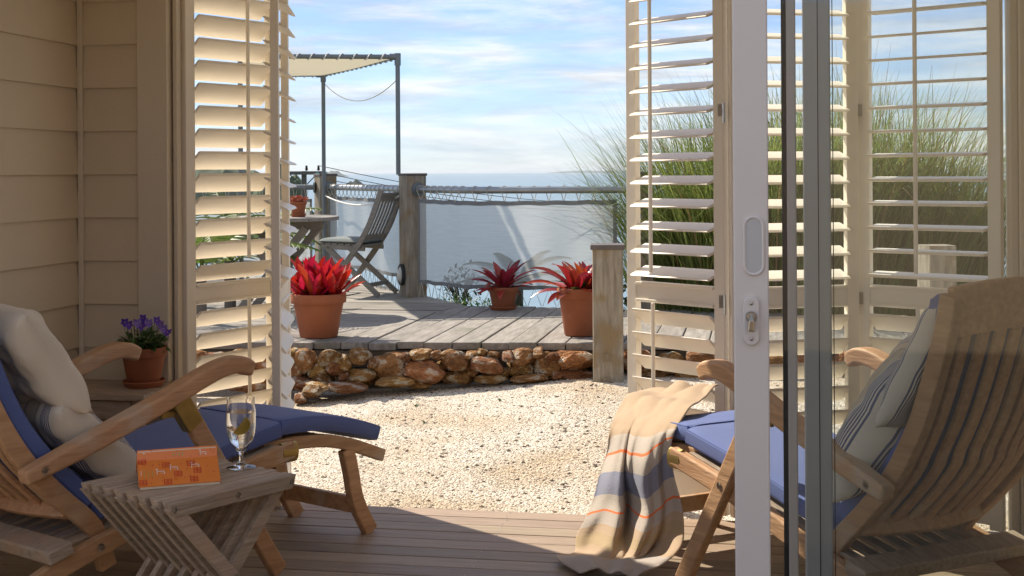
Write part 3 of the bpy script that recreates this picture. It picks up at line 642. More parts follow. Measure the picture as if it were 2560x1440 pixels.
def seat_cushion(label, loc, rz):
    c = thing('chair_cushion', label, 'cushion', loc, rz, 'blue deck chair cushions')
    pad([(.0, .478), (-.35, .425), (-.62, .368), (-.76, .345)], .50, .062, 'seat_pad', c)
    pad([(.02, .482), (.14, .476), (.27, .458), (.40, .425), (.50, .392), (.53, .380)], .46, .066, 'foot_pad', c)
    bp_ = []
    for a, b in BACK[1:]:
        bp_.append((a, b))
    off = []
    cb = crom(p3(BACK[1:], 0), 3)
    for i in range(len(cb)):
        a = cb[max(0, i-1)]; b = cb[min(len(cb)-1, i+1)]; t = (b-a).normalized(); nrm = Vector((t.z, 0, -t.x)); q = cb[i] + nrm*.062; off.append((q.x, q.z))
    pad(off[1:-1:2], .47, .060, 'back_pad', c)
    tie = MB().tube([(-.74, -.24, .34), (-.72, -.265, .335), (-.735, -.28, .31), (-.725, -.27, .28)], .006, 6); tie.build('tie', M_blue, c)
    return c
seat_cushion('blue canvas cushion on the deckchair behind the slatted stool', LC, R(63))
seat_cushion('blue canvas cushion partly covered by the striped blanket', RC, R(127))
def pillow(label, m, w_, h_, t_, M4, seed, name='pillow'):
    q = MB(); n = 40; vs = {}
    for sgn in (1, -1):
        def fn(u, v):
            a, b = u*2-1, v*2-1
            pin = 1 - .07*(1-abs(a)**2)*abs(b)**2 - .0; pin2 = 1 - .07*(1-abs(b)**2)*abs(a)**2
            e = max(0, (1-a**4)*(1-b**4))**.55
            wr = .016*noise.noise(Vector((a*2.2+seed, b*2.2, sgn))) + .009*noise.noise(Vector((a*6+seed, b*2.5, sgn))) + .008*abs(noise.noise(Vector((a*1.3+b*1.1+seed, (a-b)*4, sgn))))
            return (a*w_/2*pin2, b*h_/2*pin, sgn*(t_/2*e + (wr if e > .05 else 0)*e))
        q.grid(fn, n, n)
        if sgn < 0:
            k = (n-1)**2; q.f[-k:] = [f[::-1] for f in q.f[-k:]]
    o = q.build(name, m, None, True)
    md = o.modifiers.new('weld', 'WELD'); md.merge_threshold = .0008
    o.matrix_world = M4; return tag(o, label, 'pillow')
def frame(c, n, up, roll=0):
    n = Vector(n).normalized(); up = Vector(up); x = up.cross(n).normalized(); y = n.cross(x)
    return Matrix.Translation(c) @ Matrix((x, y, n)).transposed().to_4x4() @ Matrix.Rotation(roll, 4, 'Z')
ax = Vector((math.cos(R(63)), math.sin(R(63)), 0)); pn = Vector((ax.y, -ax.x, 0))
def chair_pt(loc, rz, s, y, z): return Vector(loc) + Vector((math.cos(rz)*s - math.sin(rz)*y, math.sin(rz)*s + math.cos(rz)*y, z))
n1 = (ax*.62 + pn*.30 + Vector((0, 0, .52)))
pillow('plain cream linen pillow with its corner pointing up on the left deckchair', M_linen, .40, .40, .15, frame(D(150, 905, 3.98) - pn*.19, (ax*.80 + pn*.06 + Vector((0, 0, .57))), (0, 0, 1), R(3)), 2.2)
pillow('striped ticking pillow leaning below the plain cream pillow', M_tick, .44, .44, .15, frame(chair_pt(LC, R(63), -.74, -.05, .565), (ax*.62 + pn*.1 + Vector((0, 0, .70))), (0, 0, 1), R(8)), 5.7)
ar = Vector((math.cos(R(127)), math.sin(R(127)), 0)); pr = Vector((-ar.y, ar.x, 0))
pillow('striped ticking pillow propped against the back of the blanketed deckchair', M_tick2, .50, .50, .19, frame(chair_pt(RC, R(127), -.86, .09, .70), (ar*.62 + pr*.50 + Vector((0, 0, .50))), (0, 0, 1), R(-16)), 8.3)
pillow('second striped pillow crumpled behind the propped pillow', M_tick2, .40, .40, .11, frame(chair_pt(RC, R(127), -1.04, .11, .845), (ar*.80 + pr*.30 + Vector((0, 0, .38))), (0, 0, 1), R(10)), 12.1)

# ------------------------------------------------------------------ blanket
ROWS = [(1600, 1015, 5.40, 1800, 1003, 5.22), (1575, 1020, 5.26, 1765, 1020, 4.98), (1545, 1036, 5.13, 1724, 1042, 4.74), (1520, 1068, 5.02, 1696, 1080, 4.625), (1516, 1135, 4.97, 1680, 1140, 4.60), (1508, 1190, 4.94, 1678, 1200, 4.62),
        (1496, 1245, 4.92, 1690, 1258, 4.63), (1472, 1296, 4.88, 1698, 1305, 4.61), (1438, 1344, 4.86, 1704, 1352, 4.58), (1425, 1386, 4.79, 1690, 1392, 4.55), (1385, 1404, 4.70, 1655, 1420, 4.53), (1440, 1442, 4.55, 1600, 1452, 4.485)]
Lc = crom([D(*r[:3]) for r in ROWS], 9); Rc = crom([D(*r[3:]) for r in ROWS], 9); nr = len(Lc)
tow = Vector((math.sin(YAW), -math.cos(YAW), 0))
def gauss(x, c, s_): return math.exp(-((x-c)/s_)**2)
bl = MB(); NU = 56; band = []
for j in range(nr):
    v = j/(nr-1); hang = min(1, max(0, (v-.16)/.2)); fl = min(1, max(0, (v-.80)/.12)); hang *= (1-fl)
    for i in range(NU):
        u = i/(NU-1); p = Lc[j].lerp(Rc[j], u)
        c1_ = .34 + .16*v + .03*math.sin(v*9); c2_ = .60+.10*math.sin(v*5+.6)
        d = -.060*gauss(u, c1_, .045) + .045*gauss(u, c1_-.16, .12) + .05*gauss(u, c2_, .12) - .032*gauss(u, c2_+.18+.1*v, .05) + .016*math.sin(u*15+v*6) + .012*math.sin(u*27+v*9)
        d *= hang*(.8+1.0*v)
        nz = noise.noise(Vector((u*3.1, v*5.3, 2.2))); d += .045*nz*hang
        p = p + tow*d + Vector((.018*math.sin(v*9+u*3)*hang, 0, 0))
        top = max(0, 1-v/.26)
        p.z += top*(.064 + .030*abs(noise.noise(Vector((u*3.0+1, v*9, 7))))*2 + .040*gauss(v, .12+.05*u, .03)*(1-.5*u)) + fl*(.010 + .05*max(0, noise.noise(Vector((u*3.4, v*7, 5.5)))) + .02*gauss(u, .3, .15))
        p.z = max(p.z, .010 + .003*math.sin(u*9))
        p.z += .002*noise.noise(p*30)
        bl.v.append(tuple(p)); band.append(v + .085*(u-.35)*hang + .02*math.sin(u*8)*hang)
bl.f = [(j*NU+i, j*NU+i+1, (j+1)*NU+i+1, (j+1)*NU+i) for j in range(nr-1) for i in range(NU-1)]
bo = bl.build('blanket', M_blanket, None, True); at = bo.data.attributes.new('band', 'FLOAT', 'POINT'); at.data.foreach_set('value', band)
md = bo.modifiers.new('solid', 'SOLIDIFY'); md.thickness = .007; md.offset = 0
md = bo.modifiers.new('sub', 'SUBSURF'); md.levels = 1; md.render_levels = 1
tag(bo, 'tan wool blanket with blue and orange stripes draped to the floor', 'blanket')

# ------------------------------------------------------------------ slatted stool, book, drink
ZT = .505
A_, B_, C_ = G(425, 1262, ZT), G(742, 1185, ZT), G(207, 1205, ZT)
ud = (B_-A_); LU = ud.length; ud.normalize(); vd = Vector((-ud.y, ud.x, 0)); LV = (C_-A_).dot(vd)
sx_ = thing('slatted_stool', 'weathered teak cross-legged slatted stool under book and glass', 'stool', (A_.x, A_.y, 0), math.atan2(ud.y, ud.x))
NS = 15; pit = LV/NS
for k in range(NS):
    v = (k+.5)*pit; j = rnd.uniform(-.0015, .0015)
    e0 = 0 if k % 2 == 0 else .012; e1 = LU if k % 2 == 1 or k == 0 else LU-.012
    MB().prism([(e0+.016, -.04), (e1-.016, -.04), (e1, 0), (e0, 0)], lambda a, b: (a, v-pit*.47, ZT+b+j), lambda a, b: (a, v+pit*.47, ZT+b+j)).build('top_slat', M_teak_g, sx_, bevel=.002)
    t = pit*.40
    if k % 2 == 0: a, b = (.020, ZT-.004), (LU-.02, .0)
    else: a, b = (LU-.020, ZT-.004), (.02, .0)
    dv = Vector((b[0]-a[0], 0, b[1]-a[1])); 
    s_ = .026 if k % 2 == 0 else -.026
    MB().prism([(a[0]-s_*1.0, a[1]-.012), (a[0]+s_*.7, a[1]-.006), (b[0]+s_, 0), (b[0]-s_, 0)], lambda p, q: (p, v-t, q), lambda p, q: (p, v+t, q)).build('leg_slat', M_teak_g, sx_, bevel=.002)
for (u, z) in ((.018, ZT-.020), (LU*.52, ZT-.021), (LU-.018, ZT-.020), (LU*.5, ZT*.5)):
    disc(sx_, 'bolt', u, .001, z, .0085, M_nickel, -1)
bl_, br_ = G(347, 1226, ZT), G(552, 1210, ZT); e = (br_-bl_); Lb = e.length; e.normalize(); nb = Vector((-e.y, e.x, 0))
bk_ = thing('book', 'orange paperback lying face down like a low tent on the stool', 'book', (bl_.x, bl_.y, ZT), math.atan2(e.y, e.x))
def slab(name, pts, m, par, x0, x1, bev=0): return MB().prism(pts, lambda a, b: (x0, a, b), lambda a, b: (x1, a, b)).build(name, m, par, bevel=bev)
fp_, sp_, bp2 = (.0, .013), (.098, .072), (.112, .104)
BH = .84
def bh(pts): return [(a, b*BH) for a, b in pts]
slab('cover', bh([(-.002, .011), (.098, .073), (.112, .107), (.114, .106), (.101, .071), (.0, .0085)]), M_orange, bk_, 0, Lb)
slab('cover', bh([(.112, .107), (.225, .004), (.223, .002), (.111, .1045)]), M_orange, bk_, 0, Lb)
slab('page_block', bh([(.001, .0005), (.001, .009), (.100, .070), (.110, .103), (.104, .060), (.012, .0005)]), M_paper, bk_, .004, Lb-.003)
slab('page_block', bh([(.112, .103), (.222, .003), (.21, .001), (.112, .09)]), M_paper, bk_, .004, Lb-.003)
pr1, pr2, pr3 = MB(), MB(), MB()
def on_cover(x, t, off=.0006):           # t 0..1 front cover, 1..1.35 spine strip
    if t <= 1: d_, z_ = -.002+.100*t, .011+.062*t; nd = Vector((-.062, .1)).normalized()
    else: q = (t-1)/.35; d_, z_ = .098+.014*q, .073+.034*q; nd = Vector((-.034, .014)).normalized()
    return Vector((x, d_+nd.x*off, z_*BH+nd.y*off+.0003))
def mark(mb_, x0, x1, t0, t1): mb_.add([on_cover(x0, t0), on_cover(x1, t0), on_cover(x1, t1), on_cover(x0, t1)], [(0, 1, 2, 3)])
def chair_glyph(mb_, x, t, s, fl=1):     # small printed chair outline
    h = .0018
    mark(mb_, x, x+h, t, t+s*2.4); mark(mb_, x, x+s*.24, t+s*1.3, t+s*1.6); mark(mb_, x+s*.24, x+s*.24+h, t, t+s*1.4); mark(mb_, x+s*.10, x+s*.26, t+s*.5, t+s*.62); mark(mb_, x-.003, x+.004, t+s*2.3, t+s*2.6)
def sofa_glyph(mb_, x, t, s):
    for k in range(4): mark(mb_, x, x+s*.30, t+s*.8*k, t+s*.8*k+.02)
    for k in range(3): mark(mb_, x+s*.13*k, x+s*.13*k+.0018, t, t+s*2.6)
for x, t in ((.10, .30), (.155, .38), (.068, .72), (.138, .78), (.002, .05), (.002, .85), (.07, .02), (.143, .06)): sofa_glyph(pr1, x, min(t, .68 if t < .85 else .9), .075)
for k in range(26): x, t = rnd.uniform(.03, Lb-.01), rnd.uniform(.04, 1.3); mark(pr1, x, x+.0028, t, t+.035); 
for x, t in ((.052, .42), (.09, .55), (.15, .6)): chair_glyph(pr2, x, t, .085)
chair_glyph(pr2, Lb-.05, 1.06, .07); mark(pr2, .016, .022, 1.22, 1.25); mark(pr2, .008, .0095, .4, .62)
for k in range(3): mark(pr3, .016+.012*k, .0185+.012*k, .30+.02*k, .66-.05*k)
for k in range(4): mark(pr3, .10+.009*k, .1035+.009*k, 1.08, 1.22)
for p_, n_, m_ in ((pr1, 'red_print', M_prr), (pr2, 'white_print', M_prw), (pr3, 'tan_print', M_prg)): tag(p_.build(n_, m_, bk_), kind='stuff')
gp = G(603, 1170, ZT)
gl = thing('goblet', 'stemmed glass of iced water with lemon slice on the stool', 'glass', (gp.x, gp.y, ZT+.0015))
PO = [(.0001, .0015), (.040, .0), (.0445, .001), (.040, .0035), (.016, .009), (.0065, .020), (.0055, .036), (.008, .046), (.020, .060), (.034, .080), (.0425, .105), (.0452, .130), (.0445, .160), (.0425, .190), (.0412, .2125)]
PI = [(.0400, .2125), (.0412, .190), (.0432, .160), (.0438, .130), (.0411, .105), (.0326, .081), (.0185, .0625), (.006, .0535), (.0001, .0525)]
MB().lathe(PO + PI, 40).build('glass', M_gob, gl, True)
WI = [(.0001, .0530), (.006, .0540), (.0185, .0630), (.0325, .0815), (.0410, .1053), (.0437, .130), (.0431, .160), (.0424, .170), (.0001, .170)]
MB().lathe(WI, 40).build('water', M_water, gl, True)
lm = MB(); nseg = 16; rr = .027
lm.add([Vector((rr*math.cos(math.pi*k/nseg), y, rr*math.sin(math.pi*k/nseg))) for y in (-.0025, .0025) for k in range(nseg+1)], [tuple(range(nseg+1))[::-1], tuple(range(nseg+1, 2*nseg+2))] + [(k, k+1, nseg+2+k, nseg+1+k) for k in range(nseg)] + [(0, nseg+1, 2*nseg+1, nseg)])
lo_ = lm.build('lemon_slice', M_lemonp, gl); lr = MB(); lr.sweep([(rr*1.02*math.cos(math.pi*k/nseg), 0, rr*1.02*math.sin(math.pi*k/nseg)) for k in range(nseg+1)], rect(.0045, .006), (0, 1, 0)); lr.build('rind', M_lemonr, lo_)
lo_.matrix_local = Matrix.Translation((.006, -.024, .135)) @ Matrix.Rotation(YAW, 4, 'Z') @ Matrix.Rotation(R(128), 4, 'Y')
bb = MB()
for k in range(150):
    a = rnd.uniform(math.pi, 2*math.pi); z = rnd.uniform(.075, .172); r_ = .0405 if z > .11 else .0405*(z-.045)/.065
    bb.lathe([(.0001, .0006), (.0006, 0), (.0001, -.0006)], 5, (r_*math.cos(a)*rnd.uniform(.8, .98), r_*math.sin(a)*rnd.uniform(.8, .98), z))
tag(bb.build('bubbles', M_prw, gl), kind='stuff')

# ------------------------------------------------------------------ pots and plants
def pot(parent, r, h, saucer=False, rim=.22, m=M_terra):
    rb = r*.66; z0 = .012 if saucer else 0; rh = h*rim
    pr_ = [(.0001, z0), (rb, z0), (rb+.004, z0+.006), (r*.90, z0+h-rh), (r*.985, z0+h-rh+.002), (r, z0+h-rh+.008), (r, z0+h-.008), (r*.985, z0+h), (r*.90, z0+h), (r*.87, z0+h-.02), (r*.85, z0+h*.84), (.0001, z0+h*.84)]
    MB().lathe(pr_, 40).build('pot', m, parent, True)
    MB().lathe([(.0001, z0+h*.86), (r*.5, z0+h*.87), (r*.855, z0+h*.85)], 20).build('soil', M_soil, parent)
    if saucer: MB().lathe([(.0001, 0), (r*.78, 0), (r*.92, .022), (r*.90, .026), (r*.74, .010), (.0001, .010)], 36).build('saucer', m, parent, True)
    return z0 + h*.86
def leaf(q, base, az, L_, w_, lift, droop, blunt=.6, cup=.25, n=8, tw=0):
    d = Vector((math.cos(az), math.sin(az), 0)); s_ = Vector((-math.sin(az), math.cos(az), 0)); p = Vector(base); a = lift; rows = []
    for i in range(n+1):
        t = i/n; w = w_*(.62+.38*math.sin(min(1, t*1.4)*math.pi/2))*(1 if t < blunt else max(.06, math.cos((t-blunt)/(1-blunt)*math.pi/2)**.8))
        T = d*math.cos(a) + Vector((0, 0, 1))*math.sin(a); Nn = -d*math.sin(a) + Vector((0, 0, 1))*math.cos(a)
        sv = (s_*math.cos(tw*t) + Nn*math.sin(tw*t)); nn = Nn
        rows.append([p - sv*w/2 + nn*w*cup, p - sv*w/4 + nn*w*cup*.3, p.copy(), p + sv*w/4 + nn*w*cup*.3, p + sv*w/2 + nn*w*cup])
        p = p + T*(L_/n); a -= droop/n
    o = []
    for r_ in rows: o += r_
    q.add(o, [(i*5+j, i*5+j+1, (i+1)*5+j+1, (i+1)*5+j) for i in range(n) for j in range(4)])
def rosette(q, c, n, L_, w_, r_, l0=75, l1=15, dr=40, blunt=.6, lv=.2):
    for k in range(n):
        t = k/max(1, n-1); az = k*2.39996 + r_.uniform(-.2, .2)
        leaf(q, Vector(c)+Vector((math.cos(az), math.sin(az), 0))*.012, az, L_*r_.uniform(1-lv, 1+lv)*(.7+.3*math.sin(t*math.pi*.9+.3)), w_*r_.uniform(.85, 1.15), R(l0+(l1-l0)*t+r_.uniform(-8, 8)), R(dr*r_.uniform(.5, 1.3)), blunt, r_.uniform(.12, .3), tw=r_.uniform(-.4, .4))
# big pot of red bromeliads on the deck front
b0 = G(797, 842, DZ); b0.z = DZ+.003
pa = thing('potted_bromeliad', 'large terracotta pot crowded with upright bright red leaves', 'potted plant', b0, 0, 'potted bromeliads on the deck')
h0 = pot(pa, .182, .285); r_ = random.Random(4); q = MB()
for cx, cy, n in ((-.10, -.03, 15), (.0, -.09, 15), (.10, -.02, 15), (.02, .07, 13), (-.07, .08, 12), (.09, .09, 9)):
    rosette(q, (cx, cy, h0-.01), n, .30, .052, r_, 86, 38, 18, .66)
q.build('leaves', M_red, pa, True); q = MB(); rosette(q, (0, 0, h0-.01), 26, .19, .05, r_, 50, 12, 40, .6); q.build('lower_leaves', M_red2, pa, True); q = MB(); rosette(q, (.02, 0, h0-.01), 16, .15, .035, r_, 60, 10, 40, .5); q.build('green_leaves', M_green, pa, True)
b1 = G(1258, 774, DZ); b1.z = DZ+.003
pb = thing('potted_bromeliad', 'small terracotta pot on saucer with spreading crimson rosette', 'potted plant', b1, 0, 'potted bromeliads on the deck')
h0 = pot(pb, .122, .165, True); q = MB(); rosette(q, (0, 0, h0-.01), 26, .33, .062, random.Random(9), 80, 8, 45, .5); rosette(q, (.02, .02, h0-.01), 8, .16, .045, random.Random(19), 85, 55, 20, .5); q.build('leaves', M_red2, pb, True)
b2 = G(1450, 838, DZ); b2.z = DZ+.003
pc = thing('potted_bromeliad', 'tall terracotta pot beside the short post with arching scarlet leaves', 'potted plant', b2, 0, 'potted bromeliads on the deck')
h0 = pot(pc, .150, .31); q = MB(); rosette(q, (-.03, 0, h0-.01), 22, .35, .064, random.Random(31), 78, 10, 55, .5); rosette(q, (.05, .03, h0-.01), 14, .27, .062, random.Random(8), 84, 45, 35, .5)
q.build('leaves', M_red3, pc, True); q = MB(); rosette(q, (.03, .03, h0-.01), 12, .22, .04, random.Random(77), 60, 10, 40, .45); q.build('green_leaves', M_green, pc, True)
# little table in the corner with violas
vp = G(360, 966, .535)
lt = thing('corner_table', 'low greyed wooden table in the corner under the violas', 'table', (vp.x-.10, vp.y+.0, 0), 0)
for k in range(4): MB().box((-.05, -.155+.105*k, .523), (.50, .10, .024)).build('top_board', M_teak_g, lt, bevel=.003)
for a in (-.25, .15):
    for b in (-.15, .11): MB().box((a, b, .255), (.045, .045, .51)).build('leg', M_teak_g, lt, bevel=.003)
MB().box((-.05, -.172, .47), (.36, .02, .07)).build('apron', M_teak_g, lt)
MB().box((-.05, .132, .47), (.36, .02, .07)).build('apron', M_teak_g, lt)
vt = thing('potted_violas', 'small terracotta pot of purple violas on the corner table', 'potted plant', (vp.x, vp.y, .5365))
h0 = pot(vt, .093, .148, True, .26); r_ = random.Random(3); q = MB(); fl1, fl2, ey = MB(), MB(), MB()
for k in range(230):
    a = r_.random()*6.28; rr = .085*math.sqrt(r_.random()); z = h0 + r_.uniform(-.005, .085)*(1-(rr/.1)**2*.5)
    leaf(q, (rr*math.cos(a), rr*math.sin(a), z), a+r_.uniform(-1, 1), r_.uniform(.022, .042), r_.uniform(.014, .024), R(r_.uniform(-10, 60)), R(r_.uniform(20, 80)), .35, .12, 4)
for k in range(26):
    a = r_.random()*6.28; rr = r_.uniform(.0, .06); q.tube([(rr*math.cos(a), rr*math.sin(a), h0), (rr*1.3*math.cos(a), rr*1.3*math.sin(a), h0+r_.uniform(.07, .13))], .0015, 4)
q.build('foliage', M_green, vt, True)
camdir = (Vector((0, 0, 1.4)) - Vector((vp.x, vp.y, .7))).normalized()
def viola(mb_, p, n, s):
    x = n.cross(Vector((0, 0, 1))).normalized(); y = x.cross(n)
    for a, L_, w_ in ((90+38, 1, .85), (90-38, 1, .85), (180+12, .85, .75), (-12, .85, .75), (-90, .95, 1.05)):
        d = x*math.cos(R(a)) + y*math.sin(R(a)); t = n.cross(d); o = []
        for i in range(5):
            k = i/4; w2 = w_*s*.5*math.sin(min(1, .2+k*.9)*math.pi*.92)
            o += [p+d*s*L_*k - t*w2 + n*s*.25*k*k, p+d*s*L_*k + n*s*.12*k, p+d*s*L_*k + t*w2 + n*s*.25*k*k]
        mb_.add(o, [(i*3+j, i*3+j+1, (i+1)*3+j+1, (i+1)*3+j) for i in range(4) for j in range(2)])
for px, py, which in ((322, 812, 0), (343, 808, 1), (358, 796, 0), (352, 815, 0), (372, 808, 1), (392, 802, 0), (402, 812, 1), (420, 832, 0), (362, 806, 0), (312, 806, 0), (410, 822, 1)):
    p_ = D(px, py, 5.12 + r_.uniform(-.05, .08)) - Vector((vp.x, vp.y, .5365)); n_ = (camdir + Vector((r_.uniform(-.7, .7), r_.uniform(-.3, .3), r_.uniform(-.1, .5)))).normalized()
    fm = MB(); viola(fm, p_, n_, .019); fm.tube([p_-n_*.002, p_-n_*.01+Vector((0, 0, -.03))], .0011, 4)
    fo = fm.build('flower', (M_purple, M_violet)[which], vt, True); MB().lathe([(.0001, .003), (.003, 0)], 6, p_+n_*.003).build('flower_eye', M_yellow, fo)

# ------------------------------------------------------------------ posts, rails and screens of the deck
def post(label, base, s, ztop, rz, cap=True, z0=None, plates=False):
    z0 = DZ-.02 if z0 is None else z0
    r_ = thing('deck_post', label, 'post', (base.x, base.y, z0), rz, 'timber posts of the deck'); h = ztop-z0
    t = MB(); n = 10
    def fn(u, v):
        k = int(round(u*16)) % 16; side, f = divmod(k, 4); f /= 4
        cs = [(-1, -1), (1, -1), (1, 1), (-1, 1)]; a, b = cs[side], cs[(side+1) % 4]
        x, y = a[0]+(b[0]-a[0])*f, a[1]+(b[1]-a[1])*f; w = 1 + .018*noise.noise(Vector((x*2+base.x, y*2, v*5)))
        if f == 0: w *= .965
        return (x*s/2*w, y*s/2*w, v*h)
    t.grid(fn, 16, n, True); o = len(t.v); t.add([(0, 0, h)], []); m = (n-1)*16
    t.f += [(m+i, m+(i+1) % 16, o) for i in range(16)]; t.build('shaft', M_post, r_)
    if cap: MB().box((0, 0, h+.008), (s*1.06, s*1.06, .022)).build('cap', M_cap, r_, bevel=.004)
    if plates:
        for z in (.02, .17):
            pl_ = MB().box((-.01, -s/2-.004, z+.10), (.05, .008, .05)).build('washer_plate', M_post, r_, bevel=.002); disc(r_, 'bolt', -.01, -s/2-.008, z+.10, .010, M_post, -1)
    return r_
RZ = YAW + R(28)
zr = 1.252
P1 = post('tall square deck post with dark cap right of the folding chair', P1b, .185, 1.372, RZ)
P2 = post('deck post with dark cap behind the upright awning pipe', P2b, .185, 1.372, RZ)
P3 = post('deck post behind the shutter at the end of the wide screen', P3b, .16, 1.372, YAW, True)
q4 = D(1521, 945, 8.10); P4 = post('short weathered post in the gravel beside the scarlet plant', q4, .186, .925, YAW-R(4), False, .0, True)
MB().box((0, 0, .925+.012), (.21, .205, .03)).build('cap', M_cap, P4, bevel=.004)
q5 = D(2342, 760, 8.15); P5 = post('short weathered post seen through the right shutter', q5, .18, .93, YAW+R(8), False, .0)
def pipe_rail(label, pts, r=.0285):
    o = thing('pipe_rail', label, 'railing', pts[0], 0, 'pipe rails between deck posts'); p0 = Vector(pts[0])
    MB().tube([Vector(p)-p0 for p in pts], r, 14).build('pipe', M_pipe if 'laced' in label else M_pipeD, o, True)
    for a, b in ((pts[0], pts[1]), (pts[-1], pts[-2])):
        a, b = Vector(a), Vector(b); d = (b-a).normalized(); MB().tube([a-p0+d*.0, a-p0+d*.018], r*2.1, 18).build('flange', M_pipeD, o, True)
    return o
def up(v, z): return Vector((v.x, v.y, z))
dirR = (P3b-KINK).normalized(); d12 = (P1b-P2b).normalized(); dK = (KINK-P1b).normalized()
e1 = P1b + dK*.10
pipe_rail('bent pipe rail laced above the wide grey screen', [up(e1, zr), up(KINK-dK*.25, zr), up(KINK-dK*.08, zr), up(KINK+dirR*.10, zr), up(KINK+dirR*.3, zr), up(P3b-dirR*.085, zr)])
pipe_rail('shiny pipe rail laced above the screen behind the folding chair', [up(P2b+d12*.10, zr), up(P1b-d12*.10, zr)])
pipe_rail('plain pipe rail running left past the awning pipe', [up(P2b+Vector((-.1, -.02, 0)), zr), up(LB, zr)])
def screen(label, pts, z0, z1, wav=.010, bottom=True, parent_pipe=True):
    """cloth between z0 and z1 along a plan polyline, hemmed and laced to the rail and the deck"""
    P = [Vector((p.x, p.y, 0)) for p in pts]; seg = [(P[i+1]-P[i]).length for i in range(len(P)-1)]; T = sum(seg)
    def at_(t):
        t = t*T
        for i, s_ in enumerate(seg):
            if t <= s_ or i == len(seg)-1: return P[i].lerp(P[i+1], t/s_), (P[i+1]-P[i]).normalized()
            t -= s_
    o = thing('mesh_screen', label, 'screen', P[0], 0, 'laced shade-cloth screens of the deck')
    def fn(u, v):
        p, d = at_(u); n_ = Vector((-d.y, d.x, 0)); sag = .02*math.sin(u*math.pi); k = math.sin(u*T*14)*wav*(1-v*.3) + wav*noise.noise(Vector((u*5, v*2, z0)))
        z = z0 + sag*.6 + (z1-z0-sag*1.0)*v + .006*math.sin(u*T*25)*(v-.5); return p - P[0] + n_*k + Vector((0, 0, z))
    nu = int(T*24)+4; s_ = MB(); s_.grid(fn, nu, 14); s_.build('cloth', M_screen, o, True)
    hm = MB()
    for va, vb in ((.0, .045), (.95, 1.0)): hm.grid(lambda u, v: fn(u, va+(vb-va)*v) + Vector((.003, -.006, 0)), nu, 2)
    for ua, ub in ((.0, .012), (.985, 1.0)): hm.grid(lambda u, v: fn(ua+(ub-ua)*u, v) + Vector((.003, -.006, 0)), 2, 14)
    hm.build('hem', M_hem, o)
    lc = MB(); n = int(T/.115)
    for k in range(n):
        u = (k+.5)/n; p, d = at_(u); q = p-P[0]; tz = fn(u, .985).z; a = tz; dn = Vector((-d.y, d.x, 0))
        loop = [q + d*.0 + Vector((0, 0, tz))] + [q + d*(.02*math.cos(t)) + dn*(.033*math.cos(t)) + Vector((0, 0, zr+.033*math.sin(t))) for t in [math.pi*1.0*x/6 for x in range(7)]] + [q + Vector((0, 0, tz))]
        lc.tube(loop, .0032, 5)
        if bottom:
            bz = fn(u, .02).z
            lc.tube([q - d*.055 + Vector((0, 0, DZ+.004)), q + Vector((0, 0, bz)), q + d*.055 + Vector((0, 0, DZ+.004))], .0028, 5)
    tag(lc.build('lacing', M_rope, o, True), kind='stuff')
    return o
screen('wide translucent grey screen behind the two small bromeliads', [P1b+dK*.02+Vector((.06, -.09, 0)), KINK-dK*.05, KINK+dirR*.06, G(1543, 770, DZ)], .445, 1.172)
screen('translucent screen behind the folding garden chair', [P2b+d12*.10, P1b-d12*.10], .455, 1.165)
screen('translucent screen left of the awning pipe behind the round table', [up(P2b+Vector((-.14, -.02, 0)), 0), LB], .455, 1.13)
# bulkhead lamp at the foot of the post
bp0 = G(1003, 728, DZ); lz = 1.4-ray(1003, 692)[1]*11.2
bl0 = thing('bulkhead_lamp', 'small oval caged lamp low on the tall deck post', 'lamp', (P1b.x, P1b.y, lz), RZ)
MB().lathe([(.0001, .05), (.03, .046), (.045, .03), (.05, .0)], 20).build('lens', M_lampglass, bl0, True).matrix_local = Matrix.Translation((-.094, 0, 0)) @ Matrix.Rotation(R(-90), 4, 'Y') @ Matrix.Diagonal((1.5, .9, 1, 1))
MB().lathe([(.046, 0), (.062, 0), (.062, .035), (.046, .035), (.046, 0)], 20).build('ring', M_dark, bl0, True).matrix_local = Matrix.Translation((-.09, 0, 0)) @ Matrix.Rotation(R(-90), 4, 'Y') @ Matrix.Diagonal((1.5, .9, 1, 1))
MB().box((-.11, 0, 0), (.05, .012, .012)).build('guard', M_dark, bl0)

# awning frame and cloth
T1, T2 = D(994, 143, 11.42), D(808, 186, 13.45); zt = (T1.z+T2.z)/2; T1.z = T2.z = zt
E1, E2 = D(600, 131, 11.25), D(600, 182, 13.45); E1.z = E2.z = zt
aw = thing('awning', 'cream cloth awning laced inside a galvanised pipe frame over the deck', 'awning', (T1.x, T1.y, 0)); o0 = Vector((T1.x, T1.y, 0))
for a, b, nm_ in ((up(T1, 1.38), T1, 'upright_pipe'), (up(T2, DZ), T2, 'upright_pipe'), (T1, E1, 'top_pipe'), (T2, E2, 'top_pipe'), (T1, T2, 'top_pipe'), (up(E1, DZ), E1, 'upright_pipe'), (up(E2, DZ), E2, 'upright_pipe')):
    MB().tube([a-o0, b-o0], .0205, 12).build(nm_, M_pipeD if nm_ == 'upright_pipe' or a is T1 and b is E1 else M_pipe, aw, True)
for t in (T1, T2):
    MB().tube([t-o0+Vector((0, 0, -.075)), t-o0+Vector((0, 0, .03))], .0285, 12).tube([t-o0, t-o0+(E1-T1).normalized()*.07], .0285, 12).build('elbow', M_pipeD, aw, True)
cn = MB(); i1, i2 = T1.lerp(E1, .06)+Vector((0, .06, 0)), T2.lerp(E2, .03)+Vector((.02, -.05, 0))
f1, f2 = E1+Vector((0, .06, 0)), E2+Vector((0, -.05, 0))
cn.grid(lambda u, v: i1.lerp(f1, u).lerp(i2.lerp(f2, u), v) + Vector((0, 0, -.012-.045*math.sin(u*math.pi)*math.sin(v*math.pi)-.01*math.sin(v*math.pi))), 24, 24)
